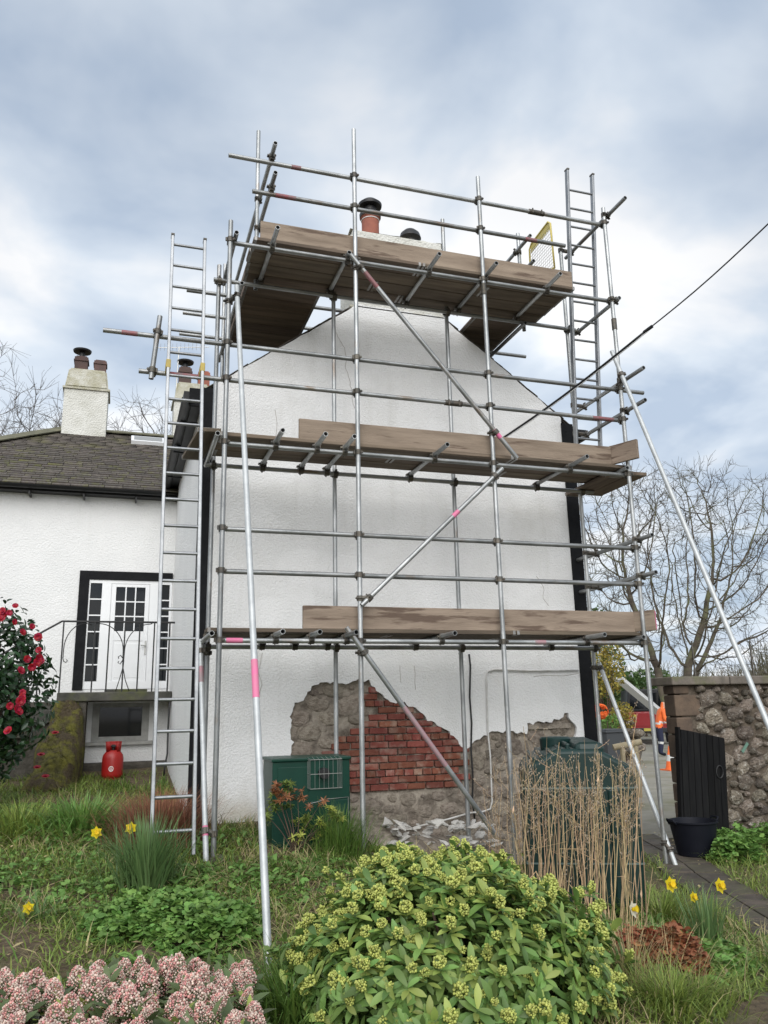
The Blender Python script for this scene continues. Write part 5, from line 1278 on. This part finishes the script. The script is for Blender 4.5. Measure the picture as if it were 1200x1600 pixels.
# ------------------------------------------------------------------ big skimmia
def skimmia_bush(root, c, R3, ntip, head_protos, leaf_protos, head_rate, leaf_len, n_leaf, leafname, headname, up_bias=.25, inner=.45, sector=None):
    items, heads = [], []
    for k in range(ntip):
        # points over the upper dome
        z = random.uniform(-.12, 1); a = random.uniform(0, 2*math.pi); q = math.sqrt(max(0, 1-z*z)) if z > 0 else 1
        nrm = Vector((q*math.cos(a), q*math.sin(a), max(z, .02)))
        lay = random.uniform(.95, 1.06) if random.random() > inner else random.uniform(.62, .92)
        lump = 1+.20*noise.noise(Vector((nrm.x*1.9, nrm.y*1.9, nrm.z*1.9))+c)+.13*noise.noise(Vector((nrm.x*5, nrm.y*5, nrm.z*5))+c)
        p = c+Vector((nrm.x*R3[0], nrm.y*R3[1], z*R3[2]))*lay*lump
        if p.z < gzn(p.x, p.y)+.03: continue
        ax = (Vector((nrm.x/R3[0], nrm.y/R3[1], nrm.z/R3[2])).normalized()+Vector((0, 0, .55))+Vector([random.gauss(0, up_bias) for _ in range(3)])).normalized()
        B = basis(ax).to_4x4()
        s0 = random.uniform(.8, 1.2)
        for j in range(n_leaf):
            el = random.uniform(-.15, .75) if j > 1 else random.uniform(.7, 1.1); s_ = s0*random.uniform(.7, 1.15)
            Mx = Matrix.Translation(p-ax*random.uniform(0, .05)) @ B @ Matrix.Rotation(j*2.4+random.uniform(-.3, .3), 4, 'Z') @ Matrix.Rotation(el, 4, 'X') @ Matrix.Diagonal((s_, s_, s_, 1))
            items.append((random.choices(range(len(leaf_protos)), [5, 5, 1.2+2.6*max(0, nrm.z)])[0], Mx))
        if lay > .94 and random.random() < head_rate*(.45+.75*nrm.z):
            s_ = random.uniform(.75, 1.2); heads.append((random.randrange(len(head_protos)), Matrix.Translation(p+ax*.008) @ B @ Matrix.Diagonal((s_, s_, s_, 1))))
    groups = {}
    for i, M_ in items: groups.setdefault(leaf_protos[i].materials[0].name, []).append((i, M_))
    items = sorted(items, key=lambda t: (t[1].translation-CAM).length)
    for i, M_ in items[:290]: inst(leafname, leaf_protos[i], M_, root)
    for mn in groups:
        r_ = [t for t in items[290:] if leaf_protos[t[0]].materials[0].name == mn]
        if r_:
            ks = sorted({i for i, _ in r_}); joined('foliage', [leaf_protos[i] for i in ks], [(ks.index(i), M_) for i, M_ in r_], root)
    scatter(headname, 'far_flower_heads', head_protos, heads, root, 290)
cone = lambda R0, H0: (lambda t: (R0*(math.sin(math.pi*min(1, .12+t*.88)))**.7, H0*t))
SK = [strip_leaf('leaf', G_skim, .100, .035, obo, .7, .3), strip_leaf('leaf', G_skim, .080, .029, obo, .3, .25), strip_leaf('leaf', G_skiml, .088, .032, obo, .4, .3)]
HY = [beads('flower_head', G_budy, 46, cone(.022, .052), .0062), beads('flower_head', G_budy, 60, cone(.028, .045), .006), beads('flower_head', G_budy, 34, cone(.018, .042), .006)]
c0_ = Vector((1.80, 4.50, gzn(1.80, 4.5)))
sk = thing('skimmia_bush', 'large rounded evergreen bush with yellow green bud clusters in the foreground', 'bush', c0_)
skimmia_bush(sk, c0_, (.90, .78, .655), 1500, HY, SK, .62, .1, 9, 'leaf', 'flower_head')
for k in range(9):
    a = k*.7; MB().path([c0_+Vector((.03*math.cos(a), .03*math.sin(a), -.03)), c0_+Vector((.25*math.cos(a), .25*math.sin(a), .3)), c0_+Vector((.5*math.cos(a), .5*math.sin(a), .5))], [.016, .011, .006], 6).build('branch', G_twig, sk, smooth=True)
# pink skimmia along the bottom left
HP = []
for k in range(4):
    ph = beads('flower_head', G_budp, 300, lambda t, k=k: ((.054+.003*k)*(1-t)**.5*(.55+.45*min(1, t*5)), (.135-.01*k)*t), .0040, jit=.5); HP.append(ph)
    ph.materials.append(G_budw)
    # alternate buds: pale petals among the pink ones
    nb = len(ph.polygons)//300; mi = np.repeat((RNG.random(300) < .62).astype(np.int32), nb); ph.polygons.foreach_set('material_index', mi)
PLF = [strip_leaf('leaf', G_pleaf, .11, .036, ell, .5, .25), strip_leaf('leaf', G_pleaf, .09, .034, ell, .2, .2), strip_leaf('leaf', G_skiml, .09, .03, ell, .1, .2)]
pk_ = thing('pink_skimmia', 'low bush of pink and cream flower spikes along the bottom left', 'bush', (.1, 4.45, .15))
its, hd = [], []
for k in range(330):
    u, v = random.uniform(-40, 400), random.uniform(1484, 1720)
    if u < 120 and v < 1510: continue
    zz = .44-.10*(max(0, u-250)/150)**2+random.uniform(-.03, .03)
    p = at(u, v+34, Z=zz)
    if any((p-h[1].translation).length < .074 for h in hd): continue
    ax = Vector((random.gauss(0, .22), random.gauss(-.1, .2), 1)).normalized(); B = basis(ax).to_4x4(); s_ = random.choice((random.uniform(.6, .85), random.uniform(.85, 1.15), random.uniform(.85, 1.15)))
    hd.append((random.randrange(4), Matrix.Translation(p-ax*.03) @ B @ Matrix.Diagonal((s_, s_, s_, 1))))
    for j in range(7):
        its.append((random.choices((0, 1, 2), (6, 5, 2))[0], Matrix.Translation(p-ax*.04) @ B @ Matrix.Rotation(j*1.3+random.uniform(-.3, .3), 4, 'Z') @ Matrix.Rotation(random.uniform(.3, 1.1), 4, 'X') @ Matrix.Diagonal((1.25, 1.25, 1.25, 1))))
    for j in range(6):
        its.append((random.choices((0, 1, 2), (6, 5, 1))[0], Matrix.Translation(p-ax*random.uniform(.1, .22)) @ B @ Matrix.Rotation(j*1.1, 4, 'Z') @ Matrix.Rotation(random.uniform(-.3, .4), 4, 'X')))
    f_ = p-Vector((0, 0, zz-gzn(p.x, p.y))); MB().path([f_, p-ax*.02], [.006, .004], 5).build('stem', G_twig, pk_)
for i, M_ in hd: inst('flower_head', HP[i], M_, pk_)
its.sort(key=lambda t: (t[1].translation-CAM).length)
near_ = its[:290]
for i, M_ in near_: inst('leaf', PLF[i], M_, pk_)
for grp in ((0, 1), (2,)):
    r_ = [t for t in its[290:] if t[0] in grp]
    if r_: joined('foliage', [PLF[i] for i in grp], [(grp.index(i), M_) for i, M_ in r_], pk_)

# ------------------------------------------------------------------ pieris in front of the cabinet
pb_ = atg(462, 1335); pie = thing('pieris_shrub', 'small open shrub with lime and reddish leaf rosettes before the green cabinet', 'shrub', pb_)
PI = [strip_leaf('leaf', m_, .06, .015, lance, .4, .2) for m_ in (G_pie, G_piey, G_pier)]
its = []
for (u, v, kind, k) in ((430, 1235, 2, 5), (450, 1230, 0, 5), (465, 1245, 2, 4), (425, 1255, 0, 5), (445, 1260, 0, 4), (418, 1275, 0, 4), (437, 1245, 2, 5), (466, 1283, 1, 4), (465, 1308, 1, 3), (505, 1290, 1, 3), (500, 1305, 1, 3), (530, 1280, 1, 4), (525, 1272, 0, 4), (498, 1260, 2, 2), (480, 1290, 0, 3), (515, 1268, 1, 3)):
    tip = at(u, v, Y=pb_.y+random.uniform(-.12, .15))
    mid = pb_.lerp(tip, .5)+Vector((random.uniform(-.03, .03), random.uniform(-.03, .03), .03))
    MB().path([pb_, pb_.lerp(mid, .5), mid, tip], [.008, .006, .004, .002], 5).build('branch', G_twig, pie, smooth=True)
    for q in range(k*2-1):
        c = tip+Vector([random.gauss(0, .03) for _ in range(3)]); B = basis(Vector((random.gauss(0, .4), random.gauss(-.2, .3), 1))).to_4x4()
        for j in range(11): its.append((kind, Matrix.Translation(c) @ B @ Matrix.Rotation(j*2.4, 4, 'Z') @ Matrix.Rotation(random.uniform(-.2, .8), 4, 'X') @ Matrix.Diagonal((.9, .9, .9, 1))))
its.sort(key=lambda t: (t[1].translation-CAM).length)
for i, M_ in its[:200]: inst('leaf', PI[i], M_, pie)
for g_ in range(3):
    r_ = [t for t in its[200:] if t[0] == g_]
    if r_: joined('foliage', [PI[g_]], [(0, M_) for _, M_ in r_], pie)

# ------------------------------------------------------------------ camellia
cc = Vector((-1.40, 9.55, gzn(-1.3, 9.5))); cam_ = thing('camellia_bush', 'dark glossy camellia bush covered in red flowers at the left edge', 'bush', cc)
CL = [strip_leaf('leaf', G_cam, .085, .042, ell, .3, .25), strip_leaf('leaf', G_cam, .07, .036, ell, .5, .2)]
its = []
def campt(lo=.55):
    while True:
        d = Vector([random.uniform(-1, 1) for _ in range(3)])
        if lo < d.length < 1: break
    d *= 1+.2*noise.noise(d*2.5)
    return cc+Vector((d.x*.76, d.y*.6, 1.26+d.z*1.02)), d.normalized()
for k in range(5200):
    p, d = campt(.5); B = basis((d+Vector((0, 0, .5))+Vector([random.gauss(0, .5) for _ in range(3)]))).to_4x4()
    its.append((k % 2, Matrix.Translation(p) @ B @ Matrix.Rotation(random.uniform(0, 6.28), 4, 'Z') @ Matrix.Rotation(random.uniform(-.4, .6), 4, 'X') @ Matrix.Diagonal((1.1, 1.1, 1.1, 1))))
scatter('leaf', 'foliage', CL, its, cam_, 200)
for k in range(10):
    p, d = campt(.3); MB().path([cc+Vector((random.uniform(-.08, .08), random.uniform(-.08, .08), -.03)), cc.lerp(p, .45)+Vector((0, 0, .2)), p], [.018, .012, .005], 6).build('branch', G_twig, cam_, smooth=True)
def rose():
    mb = MB()
    for ring_, (n, r_, tilt) in enumerate(((7, .055, .35), (6, .042, .8), (5, .028, 1.15))):
        for k in range(n):
            a = k*2*math.pi/n+ring_*.5; Mx = Matrix.Rotation(a, 4, 'Z') @ Matrix.Rotation(tilt, 4, 'X'); w_ = r_*.55
            mb.add([Mx @ Vector(p) for p in ((0, 0, 0), (-w_, r_*.55, .006), (-w_*.55, r_, .0), (0, r_*1.05, -.004), (w_*.55, r_, .0), (w_, r_*.55, .006))], [(0, 1, 2, 3, 4, 5)])
    me = mb.mesh('flower'); me.materials.append(G_camf); return me
RO = rose()
for (u, v) in ((32, 947), (14, 960), (8, 966), (22, 958), (43, 988), (58, 979), (30, 972), (68, 995), (69, 1016), (3, 1012), (66, 1035), (72, 1032), (58, 1042), (40, 1048), (55, 1090), (52, 1095), (35, 1103), (50, 1112), (46, 1108), (33, 1142), (50, 1030), (12, 955), (55, 1082), (68, 1028)):
    u = u-8 if v < 1075 else u-20; p = at(u, v, Y=9.02+max(0, u-20)*.004); d = (CAM-p).normalized()+Vector((random.gauss(.2, .4), random.gauss(0, .2), random.gauss(.2, .3)))
    s_ = random.uniform(.55, .9); inst('flower', RO, Matrix.Translation(p) @ basis(d).to_4x4() @ Matrix.Diagonal((s_, s_, s_, 1)), cam_)
for k, (u, v) in enumerate(((71, 1214), (58, 1200), (86, 1146), (64, 1180))):
    p = at(u, v, Y=10.75); s_ = .8
    tag(inst('fallen_flower', RO, Matrix.Translation(p) @ basis((0, -.4, 1)).to_4x4() @ Matrix.Diagonal((s_, s_, s_, 1))), ('fallen red camellia flower lying lowest beside the mossy bank', 'fallen red camellia flower under the bush edge', 'red camellia flower lying high on the mossy bank', 'red flower caught in grass below the camellia')[k], 'flower', 'fallen camellia flowers')
# moss tufts over the bank
deps = bpy.context.evaluated_depsgraph_get(); mv = np.array([v.co[:] for v in bank.data.vertices]); k = RNG.integers(0, len(mv), 9500)
pm_ = mv[k]+RNG.normal(0, .012, (len(k), 3)); n_ = len(k)
o = blades('moss_tufts', pm_, RNG.uniform(.015, .06, n_), RNG.uniform(.006, .012, n_), RNG.uniform(.5, 1.5, n_), RNG.uniform(0, 6.28, n_), G_moss, seg=2); tag(o, 'yellow green moss covering the bank beside the landing', 'moss', kind='stuff')

# ------------------------------------------------------------------ trees
def bare_tree(root, base, cen, rad, n_att, mat, seed, stems, step=.34, tip=.007, power=2.35, twigs=2, tl=(.25, .7)):
    """winter tree grown towards points spread through its crown; girth follows the number of twigs carried"""
    g = np.random.default_rng(seed); rd = random.Random(seed)
    A = g.normal(size=(n_att, 3)); A /= np.linalg.norm(A, axis=1)[:, None]; A *= g.uniform(.12, 1, (n_att, 1))**.42
    A = np.array(cen)+A*np.array(rad)*(1+.12*np.sin(A[:, :1]*5+seed))
    P, par = [], []
    for sx, sy, lx, ly, hh in stems:
        prev = -1
        for q in range(int(hh/step)+1):
            t = q*step; P.append((base.x+sx+lx*t+.05*math.sin(t*2+sx), base.y+sy+ly*t, base.z-.15+t)); par.append(prev); prev = len(P)-1
    P = [np.array(p) for p in P]; alive = np.ones(len(A), bool); fin = 5.
    for it in range(70):
        if not alive.any(): break
        PA = np.array(P); AA = A[alive]; D = np.linalg.norm(AA[:, None]-PA[None], axis=2); near_ = D.argmin(1); dm = D.min(1)
        acc = {}
        for a_, nn, d_ in zip(AA, near_, dm):
            if d_ < fin: acc.setdefault(nn, []).append((a_-PA[nn])/max(d_, 1e-6))
        if not acc: break
        for nn, vs_ in acc.items():
            v = np.mean(vs_, 0)+g.normal(0, .08, 3)+np.array([0, 0, .05]); v /= np.linalg.norm(v)+1e-9; P.append(PA[nn]+v*step); par.append(nn)
        PA2 = np.array(P[len(PA):]); D2 = np.linalg.norm(AA[:, None]-PA2[None], axis=2).min(1); idx_ = np.nonzero(alive)[0]; alive[idx_[D2 < step*1.15]] = False
    n = len(P); kids = [[] for _ in range(n)]
    for i_, p_ in enumerate(par):
        if p_ >= 0: kids[p_].append(i_)
    R = np.zeros(n)
    for i_ in range(n-1, -1, -1):
        R[i_] = tip if not kids[i_] else sum(R[c]**power for c in kids[i_])**(1/power)
    TR, CR = MB(), MB()
    for i_ in range(n):            # chains from each fork to the next
        if par[i_] >= 0 and len(kids[par[i_]]) == 1: continue
        ch = ([par[i_]] if par[i_] >= 0 else [])+[i_]
        while len(kids[ch[-1]]) == 1: ch.append(kids[ch[-1]][0])
        if len(ch) < 2: continue
        rr_ = [min(R[c], R[i_]) if c != ch[0] or par[i_] < 0 else R[i_] for c in ch]; big = rr_[0] > .07
        (TR if big else CR).path([P[c] for c in ch], rr_, 8 if big else 4 if rr_[0] > .02 else 3, caps=False)
    for i_ in range(n):
        if R[i_] < tip*2.2:
            for _ in range(twigs):
                d = Vector(P[i_])-Vector(P[par[i_]]) if par[i_] >= 0 else Vector((0, 0, 1)); d = (d.normalized()+Vector([rd.gauss(0, .55) for _ in range(3)])+Vector((0, 0, .15))).normalized()*rd.uniform(*tl)
                p = Vector(P[i_]); CR.path([p, p+d*.5+Vector([rd.gauss(0, .03) for _ in range(3)]), p+d], [tip*.8, tip*.65, tip*.45], 3, caps=False)
    TR.build('trunk', mat, root, smooth=60); CR.build('crown', mat, root)
bt = at(1066, 1062, Y=24.); bt.z = 0
tr1 = thing('bare_tree', 'big bare many stemmed tree behind the stone wall on the right', 'tree', bt, 'bare trees')
bare_tree(tr1, bt, (bt.x+.55, bt.y+.2, 6.6), (4.7, 3.4, 4.1), 2300, M_bark, 5, [(0, 0, .10, 0, 3.2), (-.5, .1, -.08, .05, 3.0), (.25, .6, .30, .05, 2.4)], .30, .0092, 2.0, 3, (.25, .6))
for k, (u, y_, zc_, rr_, sd_, lb2) in enumerate(((-70, 30, 10.6, 4.0, 11, 'bare tree behind the slate roof at the far left'), (30, 31, 9.8, 3.2, 12, 'slender bare tree left of the big wing chimney'), (205, 31, 10.2, 3.0, 13, 'bare tree between the two wing chimneys'), (150, 34, 10.6, 3.0, 15, 'bare tree rising behind the big wing chimney'), (255, 33, 9.8, 2.8, 14, 'bare tree behind the rear wing chimney'), (70, 36, 10.6, 3.4, 16, 'tall bare tree farthest back left of the big chimney'), (185, 38, 11.0, 3.2, 17, 'farthest bare tree just right of the big chimney'))):
    p = at(u, 700, Y=y_); p.z = 0; t_ = thing('bare_tree', lb2, 'tree', p, 'bare trees')
    bare_tree(t_, p, (p.x, p.y, zc_), (rr_, rr_*.8, rr_*1.15), 560, M_barkd, sd_, [(0, 0, .04, 0, zc_-rr_*.9), (.3, .1, .10, 0, zc_-rr_*.8)], .42, .0085, 2.2, 3, (.3, .9))
# shrubs and hedge beyond the gateway
def leafball(name, label, c, R3, n, mat, size, cat='shrub'):
    pr_ = [lobed('leaf', mat, size, 3)]; its = []
    for _ in range(n):
        while True:
            d = Vector([random.uniform(-1, 1) for _ in range(3)])
            if .35 < d.length < 1: break
        d *= 1+.3*noise.noise(d*2.2+Vector(c)); p = Vector(c)+Vector((d.x*R3[0], d.y*R3[1], d.z*R3[2]))
        its.append((0, xf(p, random.uniform(0, 6.28), random.uniform(.6, 1.4), random.uniform(-1.2, 1.2), random.uniform(-1, 1))))
    root = thing(name, label, cat, (c[0], c[1], 0)); joined('foliage', pr_, its, root, kind=None)
    m_ = MB()
    for k in range(7): m_.path([(c[0]+.1*R3[0]*math.cos(k), c[1], 0), (c[0]+.4*R3[0]*math.cos(k*2), c[1]+.3*math.sin(k), c[2])], [.03, .012], 5)
    m_.build('stem', G_twig, root); return root
def lb(u, v, w_): p = far(u, v, w_); return (p.x, p.y, p.z)
far = lambda u, v, w_: CAM+ray(u, v)*w_
leafball('autumn_shrub', 'tall yellowish twiggy shrub beyond the right house corner', lb(945, 1045, 24), (.6, .6, .85), 1400, G_gorse, .035)
leafball('autumn_shrub', 'brown bushy plant beside the bin', lb(972, 1122, 23), (.36, .4, .45), 900, G_gorse, .03)
leafball('green_shrub', 'low green plants topping the bin', lb(948, 1128, 21.5), (.5, .3, .22), 500, G_ger, .03)
leafball('hedge', 'dark green laurel hedge behind the pickup', lb(1010, 1082, 42), (3.6, 1.5, 1.1), 3800, G_hedge, .09, 'hedge')
leafball('conifer', 'dark evergreen behind the yellowish shrub', lb(935, 1030, 38), (1.2, 1.0, 2.6), 2200, G_hedge, .07, 'tree')
of = thing('orange_flowers', 'ball of bright orange flowers in a pot near the bin', 'flowers', far(938, 1150, 20.5)); c = far(938, 1112, 20.5)
FO = rose().copy(); FO.materials.clear(); FO.materials.append(M_or)
for k in range(36):
    d = Vector([random.gauss(0, 1) for _ in range(3)]).normalized(); inst('flower', FO, Matrix.Translation(c+d*.17) @ basis(d).to_4x4() @ Matrix.Diagonal((1.1, 1.1, 1.1, 1)), of)
MB().tube((c.x, c.y, .03), (c.x, c.y, c.z-.1), .012, n=6).build('stem', G_ger, of)
# heap of pale stones by the bin
p = far(976, 1165, 23.2); CORE = (p.x, p.y)
rs = thing('rockery', 'heap of pale rounded stones below the brown plant', 'rockery', far(975, 1160, 23))
for k in range(34):
    p = far(random.uniform(955, 1000), random.uniform(1128, 1172), random.uniform(22.5, 23.5)); s_ = random.uniform(.08, .2); inst('stone', random.choice(ST_), xf(p, random.uniform(0, 6), (s_*1.2, s_, s_*.8)), rs)
inst('stone', ST_[0], xf((CORE[0], CORE[1], .35), .5, (.5, .45, .62)), rs)
# far scrub wood on the right horizon
wd_ = MB(); rd = random.Random(4); 
for k in range(420):
    u = rd.uniform(905, 1420); p = far(u, 1100, rd.uniform(48, 70)); hgt = rd.uniform(2.2, 4.6)*(1.35 if u > 1180 else 1); q = Vector((p.x, p.y, 0))
    for j in range(9):
        a = Vector((rd.gauss(0, .8), rd.gauss(0, .5), hgt*rd.uniform(.5, 1))); wd_.path([q, q+a*.5+Vector((rd.gauss(0, .15), 0, .2)), q+a], [.05, .03, .012], 3, caps=False)
        for m2 in range(3):
            s2 = q+a*rd.uniform(.5, 1); wd_.path([s2, s2+Vector((rd.gauss(0, .5), rd.gauss(0, .3), rd.uniform(.2, .9)))], [.016, .008], 3, caps=False)
M_far = pm('far_scrub', (.15, .125, .085), (.10, .10, .055), .5, .95, rnd=.3, isl=True)
tag(wd_.build('scrub_wood', M_far), 'brown leafless scrub woodland along the horizon', 'woodland', kind='stuff')
